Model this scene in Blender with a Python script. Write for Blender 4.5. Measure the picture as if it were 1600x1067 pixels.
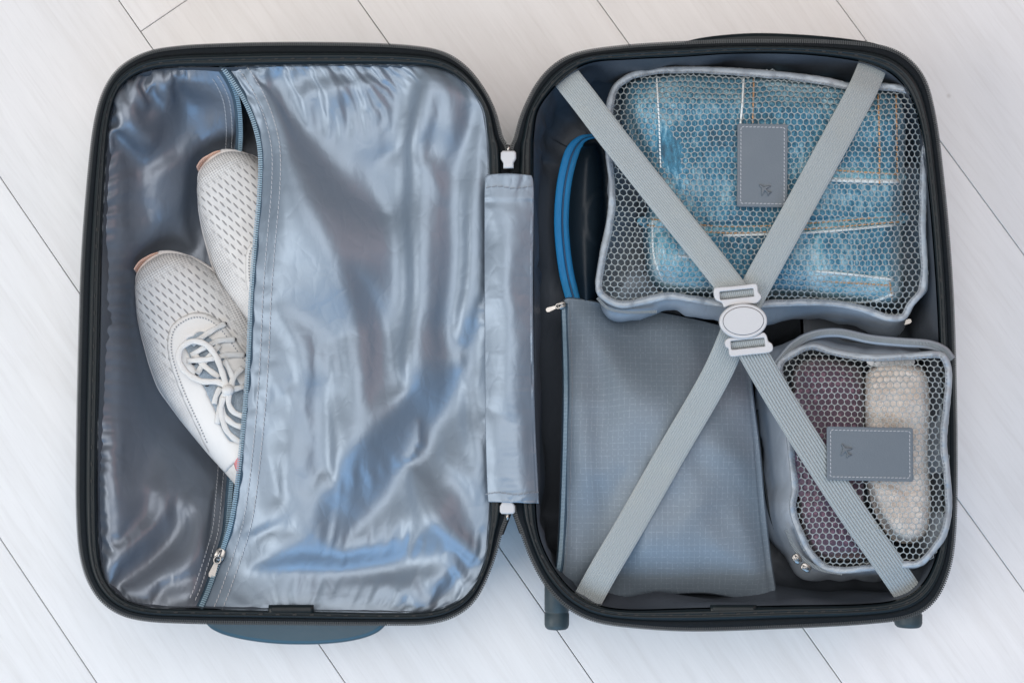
import bpy, bmesh, math, random
import numpy as np
from mathutils import Vector, Matrix
from mathutils.geometry import delaunay_2d_cdt
from mathutils.bvhtree import BVHTree

random.seed(7); RNG = np.random.RandomState(7)
for o in list(bpy.data.objects): bpy.data.objects.remove(o)
SC = bpy.context.scene
COL = SC.collection

# ------------------------------------------------------------------ camera
LENS, TILT, DIST, ZR = 45.0, math.radians(4.0), 1.111, 0.115
cd = bpy.data.cameras.new('camera'); cam = bpy.data.objects.new('camera', cd); COL.objects.link(cam)
CL = np.array([0.0, -math.sin(TILT)*DIST, ZR + math.cos(TILT)*DIST])
cam.location = CL; cam.rotation_euler = (TILT, 0, 0)
cd.lens = LENS; cd.sensor_width = 36; cd.clip_start = 0.01; cd.clip_end = 60
SC.camera = cam
SC.render.resolution_x = 1024; SC.render.resolution_y = 682

# ------------------------------------------------------------------ world + lamps
w = bpy.data.worlds.new('World'); SC.world = w; w.use_nodes = True
bg = w.node_tree.nodes['Background']
bg.inputs[0].default_value = (0.90, 0.95, 1.0, 1); bg.inputs[1].default_value = 0.19
SC.view_settings.view_transform = 'Standard'; SC.view_settings.look = 'None'
SC.view_settings.exposure = 0.0; SC.view_settings.gamma = 1.0
SC.view_settings.use_curve_mapping = False

def area(name, loc, target, sx, sy, power, color):
    l = bpy.data.lights.new(name, 'AREA'); l.shape = 'RECTANGLE'; l.size = sx; l.size_y = sy
    l.energy = power; l.color = color
    o = bpy.data.objects.new(name, l); COL.objects.link(o); o.location = loc
    d = Vector(target) - Vector(loc); o.rotation_euler = d.to_track_quat('-Z', 'Y').to_euler()
    return o
area('window_light', (-4.6, -1.2, 3.2), (0, 0, 0), 3.6, 3.2, 205, (1.0, 0.955, 0.91))
area('blue_window_light', (0.1, -2.4, 1.75), (0, 0, 0.05), 3.0, 1.8, 48, (0.31, 0.62, 1.0))
area('room_bounce_light', (1.9, 1.1, 1.2), (0, 0, 0.05), 1.2, 1.0, 7, (1.0, 0.55, 0.46))
area('ceiling_bounce_fill', (0.0, 0.5, 3.0), (0, 0, 0), 2.6, 2.6, 64, (1.0, 0.95, 0.915))  # added soft overhead fill standing for ceiling bounce, not a fitting

# ------------------------------------------------------------------ pixel measurement -> place in the room
K = 36.0/LENS/1600.0
S = DIST*K                      # metres per photo pixel at the rim height
def P(px, py, z):
    px = np.asarray(px, float); py = np.asarray(py, float); z = np.asarray(z, float)
    ct, st = math.cos(TILT), math.sin(TILT)
    a = (px-800)*K; b = (533.5-py)*K
    dx = a; dy = b*ct + st; dz = b*st - ct
    s = (z-CL[2])/dz
    return np.stack(np.broadcast_arrays(CL[0]+dx*s, CL[1]+dy*s, z), -1)

# ------------------------------------------------------------------ object helpers
def setp(o, label=None, cat=None, group=None, kind=None):
    if label: o['label'] = label
    if cat: o['category'] = cat
    if group: o['group'] = group
    if kind: o['kind'] = kind
    return o
def empty(name, loc, label, cat, group=None):
    o = bpy.data.objects.new(name, None); COL.objects.link(o); o.location = loc
    o.empty_display_size = 0.02
    return setp(o, label, cat, group)
def wloc(o):
    v = Vector((0, 0, 0))
    while o is not None:
        v = v + o.location; o = o.parent
    return v
def link(name, me, m, parent=None, label=None, kind=None, smooth=True):
    o = bpy.data.objects.new(name, me); COL.objects.link(o)
    if m is not None and not me.materials: me.materials.append(m)
    if parent is not None: o.parent = parent
    if smooth and len(me.polygons): me.polygons.foreach_set('use_smooth', [True]*len(me.polygons))
    return setp(o, label, None, None, kind)
def mesh(name, V, F, m, parent=None, uv=None, label=None, kind=None, smooth=True):
    V = np.asarray(V, float).reshape(-1, 3)
    if parent is not None: V = V - np.array(wloc(parent))
    me = bpy.data.meshes.new(name)
    me.from_pydata(V.tolist(), [], [list(map(int, f)) for f in F]); me.update()
    if uv is not None:
        l = me.uv_layers.new(name='UVMap'); idx = np.zeros(len(me.loops), int)
        me.loops.foreach_get('vertex_index', idx)
        l.data.foreach_set('uv', np.asarray(uv, float)[idx].ravel())
    return link(name, me, m, parent, label, kind, smooth)
class MB:
    def __init__(s): s.V = []; s.F = []; s.n = 0
    def add(s, V, F):
        V = np.asarray(V, float).reshape(-1, 3); s.V.append(V)
        s.F += [[i+s.n for i in f] for f in F]; s.n += len(V)
    def build(s, name, m, parent=None, **k): return mesh(name, np.concatenate(s.V), s.F, m, parent, **k)
BOXF = [(0,3,2,1),(4,5,6,7),(0,1,5,4),(1,2,6,5),(2,3,7,6),(3,0,4,7)]
def boxv(c, a, b, n):           # oriented box: half axes a, b, n
    c, a, b, n = map(np.asarray, (c, a, b, n))
    return np.array([c-a-b-n, c+a-b-n, c+a+b-n, c-a+b-n, c-a-b+n, c+a-b+n, c+a+b+n, c-a+b+n])
def gridf(nr, nc, closed):
    F = []
    for i in range(nr-1):
        for j in range(nc if closed else nc-1):
            k = (j+1) % nc
            F.append((i*nc+j, i*nc+k, (i+1)*nc+k, (i+1)*nc+j))
    return F
def cr(pts, seg=8, closed=True):     # Catmull-Rom through control points of any dimension
    p = np.asarray(pts, float); n = len(p); out = []
    t = np.linspace(0, 1, seg, endpoint=False)[:, None]
    for i in range(n if closed else n-1):
        if closed: a, b, c, d = p[(i-1) % n], p[i], p[(i+1) % n], p[(i+2) % n]
        else: a, b, c, d = p[max(i-1, 0)], p[i], p[i+1], p[min(i+2, n-1)]
        out.append(0.5*(2*b+(c-a)*t+(2*a-5*b+4*c-d)*t**2+(3*b-a-3*c+d)*t**3))
    if not closed: out.append(p[-1:])
    return np.concatenate(out)
def resample(p, step=None, n=None, closed=False):
    p = np.asarray(p, float)
    if closed: p = np.vstack([p, p[:1]])
    L = np.r_[0, np.cumsum(np.linalg.norm(np.diff(p, axis=0), axis=1))]
    if n is None: n = max(2, int(round(L[-1]/step))+(0 if closed else 1))
    t = np.linspace(0, L[-1], n, endpoint=not closed)
    return np.stack([np.interp(t, L, p[:, k]) for k in range(p.shape[1])], -1)
def tang(p, closed=False):
    if closed: d = np.roll(p, -1, 0)-np.roll(p, 1, 0)
    else: d = np.gradient(p, axis=0)
    return d/np.maximum(np.linalg.norm(d, axis=1, keepdims=True), 1e-9)
def inpoly(X, Y, poly):
    r = np.zeros(X.shape, bool); n = len(poly)
    for i in range(n):
        x0, y0 = poly[i]; x1, y1 = poly[(i+1) % n]
        if y0 == y1: continue
        c = ((y0 > Y) != (y1 > Y)) & (X < (x1-x0)*(Y-y0)/(y1-y0)+x0)
        r ^= c
    return r
def distpoly(X, Y, poly, closed=True):
    d = np.full(X.shape, 1e9); n = len(poly)
    for i in range(n if closed else n-1):
        a = poly[i]; b = poly[(i+1) % n]; ab = b-a; L = max(ab@ab, 1e-12)
        t = np.clip(((X-a[0])*ab[0]+(Y-a[1])*ab[1])/L, 0, 1)
        d = np.minimum(d, np.hypot(X-a[0]-t*ab[0], Y-a[1]-t*ab[1]))
    return d
def sm(a, b, x):
    t = np.clip((x-a)/(b-a), 0, 1); return t*t*(3-2*t)
_perm = RNG.permutation(4096); _ga = RNG.rand(4096)*2*math.pi
def noise(X, Y, sc, seed=0):
    x = np.asarray(X, float)/sc+seed*17.31; y = np.asarray(Y, float)/sc+seed*9.17
    xi = np.floor(x).astype(int); yi = np.floor(y).astype(int); xf = x-xi; yf = y-yi
    def g(i, j, u, v):
        a = _ga[_perm[(_perm[i & 4095]+j) & 4095]]; return np.cos(a)*u+np.sin(a)*v
    f = lambda t: t**3*(t*(6*t-15)+10)
    u, v = f(xf), f(yf)
    return 1.4*((g(xi,yi,xf,yf)*(1-u)+g(xi+1,yi,xf-1,yf)*u)*(1-v)+(g(xi,yi+1,xf,yf-1)*(1-u)+g(xi+1,yi+1,xf-1,yf-1)*u)*v)
def ridged(X, Y, sc, seed=0): return 1-2*np.abs(noise(X, Y, sc, seed))
_hv = RNG.rand(4096)*2-1
def facet(X, Y, sc, seed=0, ax=1.0, ang=0.0, soft=0.045, warp=0.35):    # cloth crumple: flat facets meeting in soft creases
    X = np.asarray(X, float); Y = np.asarray(Y, float)
    c, s_ = math.cos(ang), math.sin(ang); x = (X*c+Y*s_)/sc/ax; y = (-X*s_+Y*c)/sc
    wx = warp*noise(X, Y, sc*2.2, seed+40); wy = warp*noise(X, Y, sc*2.2, seed+41)
    out = 0
    for dx, dy, wt in ((0,0,2),(1,0,1),(-.5,.87,1),(-.5,-.87,1),(2,1,.5),(-2,1,.5),(0,-2,.5)):
        a = x+wx+dx*soft+seed*3.7; b = y+wy+dy*soft+seed*5.3
        k = (a+b)*0.366025; i = np.floor(a+k).astype(int); j = np.floor(b+k).astype(int); u = a+k-i; v = b+k-j
        h = lambda p, q: _hv[_perm[(_perm[p & 4095]+q) & 4095]]
        h0, h1, hx, hy = h(i, j), h(i+1, j+1), h(i+1, j), h(i, j+1)
        out = out+wt*np.where(u > v, (1-u)*h0+(u-v)*hx+v*h1, (1-v)*h0+(v-u)*hy+u*h1)
    return out/6.5
def fold(X, Y, pts, amps, wa, wb, e=3.0):   # crest (+) or valley (-) along a polyline, its own width on each side
    pts = cr(np.c_[np.asarray(pts, float), np.asarray(amps, float)], 5, False)
    best = np.full(X.shape, 1e9); am = np.zeros(X.shape); sd = np.zeros(X.shape)
    for i in range(len(pts)-1):
        a = pts[i]; b = pts[i+1]; ab = (b-a)[:2]; L = max(ab@ab, 1e-9)
        t = np.clip(((X-a[0])*ab[0]+(Y-a[1])*ab[1])/L, 0, 1)
        qx = X-a[0]-t*ab[0]; qy = Y-a[1]-t*ab[1]; d = np.hypot(qx, qy)
        m = d < best; best = np.where(m, d, best)
        am = np.where(m, a[2]+t*(b[2]-a[2]), am)
        sd = np.where(m, (ab[0]*qy-ab[1]*qx)/(math.sqrt(L)*np.maximum(d, 1e-6)), sd)
    s = 0.5+0.5*sd; ww = wa*s+wb*(1-s)
    dd = np.sqrt(best**2+e*e)-e
    return am*np.exp(-(dd/ww)**1.12)
def patch_data(outline, h, step, holes=()):
    o = np.asarray(outline, float)
    x0, y0 = o.min(0); x1, y1 = o.max(0)
    gx, gy = np.meshgrid(np.arange(x0, x1+step, step), np.arange(y0, y1+step, step*0.87))
    gx = gx+((np.arange(gx.shape[0]) % 2)*step*0.5)[:, None]
    gx = gx.ravel(); gy = gy.ravel()
    k = inpoly(gx, gy, o) & (distpoly(gx, gy, o) > 0.45*step)
    loops = [o]
    for hh in holes:
        hh = np.asarray(hh, float); loops.append(hh)
        k &= ~inpoly(gx, gy, hh) & (distpoly(gx, gy, hh) > 0.45*step)
    pts = np.vstack(loops+[np.c_[gx[k], gy[k]]])
    E = []; b = 0
    for l in loops:
        n = len(l); E += [(b+i, b+(i+1) % n) for i in range(n)]; b += n
    r = delaunay_2d_cdt([Vector(p) for p in pts], E, [], 0, 1e-6)
    V = np.array([[v.x, v.y] for v in r[0]]); F = np.array(r[2])
    c = V[F].mean(1); kk = inpoly(c[:, 0], c[:, 1], o)
    for hh in holes: kk &= ~inpoly(c[:, 0], c[:, 1], np.asarray(hh, float))
    F = F[kk]
    # photo y runs down: flip so normals look up
    a = V[F[:, 1]]-V[F[:, 0]]; bb = V[F[:, 2]]-V[F[:, 0]]
    fl = (a[:, 0]*bb[:, 1]-a[:, 1]*bb[:, 0]) > 0
    F[fl] = F[fl][:, ::-1]
    Z = h(V[:, 0], V[:, 1]) if callable(h) else np.full(len(V), h)
    return V, F, Z
def patch(name, outline, h, step, m, parent=None, holes=(), thick=0.0, **k):
    V, F, Z = patch_data(outline, h, step, holes)
    o = mesh(name, P(V[:, 0], V[:, 1], Z), F, m, parent, uv=np.c_[V[:, 0]*S, -V[:, 1]*S], **k)
    if thick:
        md = o.modifiers.new('thickness', 'SOLIDIFY'); md.thickness = thick; md.offset = -1
    return o
def coons(L_, T_, R_, B_, nr, nc):       # L_,R_ run top to bottom, T_,B_ left to right
    L_, R_ = resample(L_, n=nr), resample(R_, n=nr); T_, B_ = resample(T_, n=nc), resample(B_, n=nc)
    v = np.linspace(0, 1, nr)[:, None, None]; u = np.linspace(0, 1, nc)[None, :, None]
    return (L_[:, None]*(1-u)+R_[:, None]*u+T_[None]*(1-v)+B_[None]*v
            -(L_[0]*(1-u)*(1-v)+R_[0]*u*(1-v)+L_[-1]*(1-u)*v+R_[-1]*u*v))
def up2(X):                              # cubic 2x refinement of a grid
    def ax(X):
        e = np.concatenate([2*X[:1]-X[1:2], X, 2*X[-1:]-X[-2:-1]])
        m = (-e[:-3]+9*e[1:-2]+9*e[2:-1]-e[3:])/16
        o = np.empty((2*len(X)-1,)+X.shape[1:]); o[0::2] = X; o[1::2] = m; return o
    return np.swapaxes(ax(np.swapaxes(ax(X), 0, 1)), 0, 1)
def relax(edges, hf, excess, nr=29, nc=15, levels=3, its=(260, 200, 150), guide=(.12, .06, .03), bend=(.6, .5, .36), shear=0.45, zmin=None):
    # an inextensible sheet, slightly too large for its frame, settles near the guide surface hf into real creases
    X = None
    for lv in range(levels):
        n, m = (nr-1)*2**lv+1, (nc-1)*2**lv+1
        G = coons(*edges, n, m); px, py = G[..., 0], G[..., 1]
        tz = hf(px.ravel(), py.ravel()).reshape(n, m); TG = P(px, py, tz)
        flat = P(px, py, 0.108)
        X = TG.copy() if X is None else up2(X)
        for sl in (np.s_[0], np.s_[-1], np.s_[:, 0], np.s_[:, -1]): X[sl] = TG[sl]
        W = np.ones((n, m)); W[0] = W[-1] = 0; W[:, 0] = W[:, -1] = 0
        lo = None if zmin is None else zmin(px.ravel(), py.ravel()).reshape(n, m)
        C = []; eu, ev = excess; XF = 0.35+1.3*np.clip(0.5+0.9*noise(px, py, 130, 77), 0, 1)
        def con(a, b, k, ex):
            r = np.linalg.norm(flat[a]-flat[b], axis=-1)*(1+ex*XF[a]); wa, wb = W[a], W[b]; ws = wa+wb
            C.append((a, b, r, np.where(ws > 0, wa/np.maximum(ws, 1), 0)*k, np.where(ws > 0, wb/np.maximum(ws, 1), 0)*k))
        for p in (0, 1):
            q = (m-1-p)//2*2+p; con(np.s_[:, p:q:2], np.s_[:, p+1:q+1:2], 1.0, eu)
            q = (n-1-p)//2*2+p; con(np.s_[p:q:2, :], np.s_[p+1:q+1:2, :], 1.0, ev)
            q = (m-1-p)//2*2+p
            con(np.s_[:-1, p:q:2], np.s_[1:, p+1:q+1:2], shear, (eu+ev)/2); con(np.s_[1:, p:q:2], np.s_[:-1, p+1:q+1:2], shear, (eu+ev)/2)
        for p in range(4):
            q = p+(m-2-p+3)//4*4; aa = np.arange(p, m-2, 4); con(np.s_[:, p:m-2:4], np.s_[:, p+2:m:4], bend[lv], eu)
            con(np.s_[p:n-2:4, :], np.s_[p+2:n:4, :], bend[lv], ev)
        if lv > 0:
            for p in range(8):
                con(np.s_[:, p:m-4:8], np.s_[:, p+4:m:8], bend[lv]*.5, eu); con(np.s_[p:n-4:8, :], np.s_[p+4:n:8, :], bend[lv]*.5, ev)
        for it in range(its[lv]):
            g = guide[lv]*(1-0.6*it/its[lv])
            X[..., 2] += W*g*(tz-X[..., 2]); X[..., :2] += (W*0.02)[..., None]*(TG[..., :2]-X[..., :2])
            if lo is not None: X[..., 2] = np.where(W > 0, np.maximum(X[..., 2], lo), X[..., 2])
            for a, b, r, wa, wb in C:
                d = X[b]-X[a]; L = np.sqrt((d*d).sum(-1)); c = (d*((L-r)/np.maximum(L, 1e-9))[..., None])
                X[a] += c*wa[..., None]; X[b] -= c*wb[..., None]
    return X, G
def cloth(name, edges, hf, excess, m, parent, label=None, **k):
    X, G = relax(edges, hf, excess, **k)
    for _ in range(1): X = up2(X)
    G = up2(G); n, c = X.shape[:2]
    F = [f[::-1] for f in gridf(n, c, False)]
    V = X.reshape(-1, 3)
    if np.cross(V[F[0][1]]-V[F[0][0]], V[F[0][2]]-V[F[0][0]])[2] < 0: F = [f[::-1] for f in F]
    o = mesh(name, V, F, m, parent, uv=np.c_[G[..., 0].ravel()*S, -G[..., 1].ravel()*S], label=label)
    o.data.update(); bv = BVHTree.FromPolygons([Vector(p) for p in V], F)
    return o, bv
def drop(bv, px, py, z, off):            # measured points laid onto a cloth surface
    out = []
    for q in P(px, py, z):
        h = bv.ray_cast(Vector(CL), (Vector(q)-Vector(CL)).normalized())
        out.append(np.array(h[0])+np.array((0, 0, off)) if h[0] is not None else q)
    return np.array(out)
def frames(p, closed=False, up=(0, 0, 1)):
    T = tang(p, closed); N = np.cross(np.asarray(up, float)[None], T)
    N /= np.maximum(np.linalg.norm(N, axis=1, keepdims=True), 1e-9)
    return T, N, np.cross(T, N)
def tubedata(p, ra, rb=None, sides=8, closed=False):
    p = np.asarray(p, float); rb = ra if rb is None else rb
    ra = np.broadcast_to(ra, len(p)); rb = np.broadcast_to(rb, len(p))
    T, N, B = frames(p, closed); a = np.arange(sides)*2*math.pi/sides
    V = p[:, None]+N[:, None]*(np.cos(a)[None, :, None]*ra[:, None, None])+B[:, None]*(np.sin(a)[None, :, None]*rb[:, None, None])
    n = len(p); F = []
    for i in range(n if closed else n-1):
        i2 = (i+1) % n
        for j in range(sides):
            k = (j+1) % sides; F.append((i*sides+j, i*sides+k, i2*sides+k, i2*sides+j))
    if not closed: F += [tuple(range(sides))[::-1], tuple((n-1)*sides+j for j in range(sides))]
    return V.reshape(-1, 3), F
def teeth_data(mb, p, step, along, across, high, closed=False, shift=0.0):
    q = resample(p, step, closed=closed); T, N, B = frames(q, closed)
    for i in range(len(q)):
        c = q[i]+N[i]*shift
        mb.add(boxv(c, T[i]*along, N[i]*across, B[i]*high), BOXF)
def dashes(mb, p, step, ln, wd, hi, closed=False):
    q = resample(p, step, closed=closed); T, N, B = frames(q, closed)
    for i in range(len(q)):
        t = T[i]*math.cos(0.12)+N[i]*math.sin(0.12)
        mb.add(boxv(q[i], t*ln, N[i]*wd, B[i]*hi), BOXF)
def plate(name, loops, z, thick, bev, m, parent, label=None):   # flat piece with round holes and rounded edges; loops are world xy
    cu = bpy.data.curves.new(name, 'CURVE'); cu.dimensions = '2D'; cu.fill_mode = 'BOTH'
    cu.extrude = max(thick/2-bev, 0.00005); cu.bevel_depth = bev; cu.bevel_resolution = 3; cu.offset = -bev
    for l in loops:
        sp = cu.splines.new('POLY'); sp.points.add(len(l)-1); sp.use_cyclic_u = True
        for q, v in zip(sp.points, l): q.co = (v[0], v[1], 0, 1)
    t = bpy.data.objects.new(name, cu); COL.objects.link(t)
    dg = bpy.context.evaluated_depsgraph_get(); dg.update()
    me = bpy.data.meshes.new_from_object(t.evaluated_get(dg)); me.name = name
    bpy.data.objects.remove(t); me.materials.clear()
    for v in me.vertices: v.co.z += z
    if parent is not None: me.transform(Matrix.Translation(-wloc(parent)))
    o = link(name, me, m, parent, label, smooth=False)
    return o
def rrect(cx, cy, wx, wy, r, n=6):
    out = []
    for sx, sy, a0 in ((1, 1, 0), (-1, 1, 90), (-1, -1, 180), (1, -1, 270)):
        for k in range(n+1):
            a = math.radians(a0+90*k/n); out.append((cx+sx*(wx-r)+r*math.cos(a), cy+sy*(wy-r)+r*math.sin(a)))
    return np.array(out)

# ------------------------------------------------------------------ materials
class NT:
    def __init__(s, name):
        s.m = bpy.data.materials.new(name); s.m.use_nodes = True
        s.t = s.m.node_tree; s.b = s.t.nodes['Principled BSDF']
    def n(s, typ, **k):
        x = s.t.nodes.new(typ)
        for a, v in k.items(): setattr(x, a, v)
        return x
    def l(s, a, b): s.t.links.new(a, b)
    def put(s, sock, v):
        if isinstance(v, bpy.types.NodeSocket): s.l(v, sock)
        else: sock.default_value = v
    def math(s, op, a, b=None, clamp=False):
        x = s.n('ShaderNodeMath', operation=op, use_clamp=clamp); s.put(x.inputs[0], a)
        if b is not None: s.put(x.inputs[1], b)
        return x.outputs[0]
    def coord(s, kind='Object', scale=(1, 1, 1), rot=(0, 0, 0)):
        c = s.n('ShaderNodeTexCoord'); mp = s.n('ShaderNodeMapping')
        mp.inputs['Scale'].default_value = scale; mp.inputs['Rotation'].default_value = rot
        s.l(c.outputs[kind], mp.inputs[0]); return mp.outputs[0]
    def noise(s, vec, scale, detail=4, rough=0.55, dist=0.0):
        x = s.n('ShaderNodeTexNoise'); s.l(vec, x.inputs['Vector']); x.inputs['Scale'].default_value = scale
        x.inputs['Detail'].default_value = detail; x.inputs['Roughness'].default_value = rough
        x.inputs['Distortion'].default_value = dist; return x.outputs[0]
    def ramp(s, f, stops):
        x = s.n('ShaderNodeValToRGB'); s.l(f, x.inputs[0]); e = x.color_ramp.elements
        while len(e) < len(stops): e.new(0.5)
        for el, (p, c) in zip(e, stops): el.position = p; el.color = (*c, 1) if len(c) == 3 else c
        return x.outputs[0]
    def mix(s, f, a, b, mode='MIX'):
        x = s.n('ShaderNodeMix', data_type='RGBA', blend_type=mode); s.put(x.inputs[0], f)
        for i, v in ((6, a), (7, b)):
            if isinstance(v, bpy.types.NodeSocket): s.l(v, x.inputs[i])
            else: x.inputs[i].default_value = (*v, 1)
        return x.outputs[2]
    def bump(s, h, strength, dist, prev=None):
        x = s.n('ShaderNodeBump'); s.l(h, x.inputs['Height']); x.inputs['Strength'].default_value = strength
        x.inputs['Distance'].default_value = dist
        if prev is not None: s.l(prev, x.inputs['Normal'])
        return x.outputs[0]
    def done(s, col=None, rough=None, metal=None, spec=None, nor=None, sheen=None, coat=None):
        b = s.b.inputs
        if col is not None: s.put(b['Base Color'], col if isinstance(col, bpy.types.NodeSocket) else (*col, 1))
        if rough is not None: s.put(b['Roughness'], rough)
        if metal is not None: s.put(b['Metallic'], metal)
        if spec is not None: s.put(b['Specular IOR Level'], spec)
        if nor is not None: s.l(nor, b['Normal'])
        if sheen is not None: b['Sheen Weight'].default_value = sheen; b['Sheen Roughness'].default_value = 0.4
        if coat is not None: b['Coat Weight'].default_value = coat
        return s.m

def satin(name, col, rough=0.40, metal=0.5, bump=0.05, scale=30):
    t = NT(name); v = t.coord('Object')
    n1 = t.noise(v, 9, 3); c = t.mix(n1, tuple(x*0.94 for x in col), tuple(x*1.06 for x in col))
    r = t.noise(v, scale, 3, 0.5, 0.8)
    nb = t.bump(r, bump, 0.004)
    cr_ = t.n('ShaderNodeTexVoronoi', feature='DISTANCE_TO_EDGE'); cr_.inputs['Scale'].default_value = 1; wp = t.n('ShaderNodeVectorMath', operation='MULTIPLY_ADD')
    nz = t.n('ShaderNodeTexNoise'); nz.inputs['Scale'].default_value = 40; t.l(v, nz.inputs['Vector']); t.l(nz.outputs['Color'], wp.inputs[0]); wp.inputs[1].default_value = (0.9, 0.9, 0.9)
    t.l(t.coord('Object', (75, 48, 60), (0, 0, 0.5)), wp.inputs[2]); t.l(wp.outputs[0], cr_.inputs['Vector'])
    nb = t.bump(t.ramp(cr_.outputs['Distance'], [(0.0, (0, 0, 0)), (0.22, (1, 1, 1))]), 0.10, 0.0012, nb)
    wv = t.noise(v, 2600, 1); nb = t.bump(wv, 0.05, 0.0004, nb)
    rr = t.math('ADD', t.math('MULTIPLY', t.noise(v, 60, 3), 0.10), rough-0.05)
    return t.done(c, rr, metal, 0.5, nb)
M = {}
M['satin'] = satin('grey_satin_lining', (0.225, 0.28, 0.345), 0.46, 0.50)
M['satin_shaded'] = satin('grey_satin_lining_shaded', (0.17, 0.197, 0.237), 0.43, 0.45, 0.05)  # same cloth as the flap, darkened to paint in the left panel's shade
M['lining'] = satin('shaded_bowl_lining', (0.085, 0.10, 0.122), 0.48, 0.35)  # grey satin coloured darker, the deep shade inside the shells put into it
M['cube_fabric'] = satin('grey_cube_fabric', (0.25, 0.29, 0.34), 0.5, 0.25, 0.12, 60)
def binding_mat():
    t = NT('pale_binding'); v = t.coord('Object')
    c = t.ramp(t.noise(v, 30, 4), [(0.3, (0.24, 0.275, 0.315)), (0.7, (0.34, 0.38, 0.42))])
    return t.done(c, 0.45, 0.15, 0.5, t.bump(t.noise(v, 90, 3), 0.25, 0.002), sheen=0.2)
M['binding'] = binding_mat()
def ripstop():
    t = NT('ripstop_nylon'); c = t.n('ShaderNodeTexCoord'); s = t.n('ShaderNodeSeparateXYZ'); t.l(c.outputs['UV'], s.inputs[0])
    def line(o, per, wd, wob):
        nz = t.noise(c.outputs['UV'], 25, 2)
        f = t.math('FRACT', t.math('ADD', t.math('DIVIDE', o, per), t.math('MULTIPLY', nz, wob)))
        return t.math('LESS_THAN', f, wd)
    a = line(s.outputs[0], 0.0046, 0.14, 0.3); b = line(s.outputs[1], 0.0052, 0.13, 0.3)
    g = t.math('MAXIMUM', a, b)
    brk = t.math('MULTIPLY', g, t.ramp(t.noise(c.outputs['UV'], 420, 2), [(0.40, (0, 0, 0)), (0.62, (1, 1, 1))]))
    col = t.mix(t.math('MULTIPLY', brk, 0.30), (0.165, 0.207, 0.25), (0.36, 0.41, 0.46))
    nb = t.bump(g, 0.18, 0.0005); nb = t.bump(t.noise(c.outputs['UV'], 3000, 1), 0.1, 0.0003, nb)
    u = t.noise(c.outputs['UV'], 26, 4, 0.6, 0.5); nb = t.bump(u, 0.12, 0.006, nb)
    return t.done(col, 0.56, 0.12, 0.35, nb)
M['ripstop'] = ripstop()
def plain(name, col, rough, spec=0.5, metal=0.0, nscale=40, var=0.12, bump=0.0, bscale=200, **k):
    t = NT(name); v = t.coord('Object')
    c = t.mix(t.noise(v, nscale, 4), tuple(x*(1-var) for x in col), tuple(min(x*(1+var), 1) for x in col))
    nb = t.bump(t.noise(v, bscale, 3), bump, 0.002) if bump else None
    rr = t.math('ADD', t.math('MULTIPLY', t.noise(v, nscale*3, 3), 0.14), rough-0.07)
    return t.done(c, rr, metal, spec, nb, **k)
M['rim'] = plain('black_rim_plastic', (0.006, 0.011, 0.014), 0.36, 0.22, 0, 60, 0.3, 0.08, 60)
M['tape'] = plain('black_zip_tape', (0.005, 0.008, 0.011), 0.7, 0.2, 0, 300, 0.4, 0.5, 1500)
M['tooth_black'] = plain('black_zip_teeth', (0.03, 0.036, 0.04), 0.4, 0.4, 0, 50, 0.2)
M['shell'] = plain('teal_shell', (0.030, 0.075, 0.105), 0.33, 0.5, 0, 20, 0.2, 0.05, 300)
M['tyre'] = plain('grey_wheel_rubber', (0.035, 0.055, 0.065), 0.5, 0.4, 0, 80, 0.35, 0.1, 200)
M['blue_tape'] = plain('slate_zip_tape', (0.035, 0.07, 0.105), 0.6, 0.4, 0, 200, 0.2, 0.3, 1500)
M['blue_tooth'] = plain('slate_zip_teeth', (0.22, 0.33, 0.41), 0.35, 0.5, 0, 80, 0.15)
M['grey_tooth'] = plain('grey_zip_teeth', (0.16, 0.19, 0.21), 0.4, 0.5, 0, 80, 0.15)
M['thread'] = plain('pale_thread', (0.40, 0.42, 0.45), 0.7, 0.3, 0, 300, 0.15)
M['thread_dark'] = plain('grey_thread', (0.20, 0.22, 0.25), 0.7, 0.3, 0, 300, 0.15)
M['rim_thread'] = plain('black_thread', (0.035, 0.035, 0.035), 0.7, 0.2)
M['metal'] = plain('zip_metal', (0.36, 0.35, 0.34), 0.32, 0.5, 1.0, 100, 0.15)
M['white_plastic'] = plain('white_plastic', (0.48, 0.49, 0.51), 0.36, 0.5, 0, 20, 0.03, 0.03, 400)
M['groove'] = plain('dark_groove', (0.06, 0.06, 0.07), 0.6)
M['leather'] = plain('grey_leather', (0.105, 0.132, 0.16), 0.45, 0.45, 0, 15, 0.06, 0.12, 900)
M['emblem'] = plain('grey_leather_emblem', (0.075, 0.097, 0.12), 0.35, 0.5, 0, 15, 0.06)
M['blue_zip'] = plain('bright_blue_zip_tape', (0.004, 0.225, 0.52), 0.5, 0.4, 0, 60, 0.12, 0.3, 1200)
M['blue_coil'] = plain('dark_blue_coil', (0.004, 0.07, 0.18), 0.45, 0.4)
M['neoprene'] = plain('navy_neoprene', (0.005, 0.013, 0.021), 0.5, 0.4, 0, 40, 0.35, 0.15, 1800)
M['purple'] = None
def dotted():
    t = NT('plum_dotted_knit'); v = t.coord('Object', (150, 130, 150)); x = t.n('ShaderNodeTexVoronoi'); t.l(v, x.inputs['Vector'])
    x.inputs['Randomness'].default_value = 0.45; x.inputs['Scale'].default_value = 1
    d = t.math('LESS_THAN', x.outputs['Distance'], 0.33)
    c = t.mix(d, (0.115, 0.080, 0.112), (0.21, 0.125, 0.17))
    return t.done(c, 0.85, 0, 0.2, t.bump(t.noise(t.coord('Object'), 700, 3), 0.5, 0.002), sheen=0.3)
M['purple'] = dotted()
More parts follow.
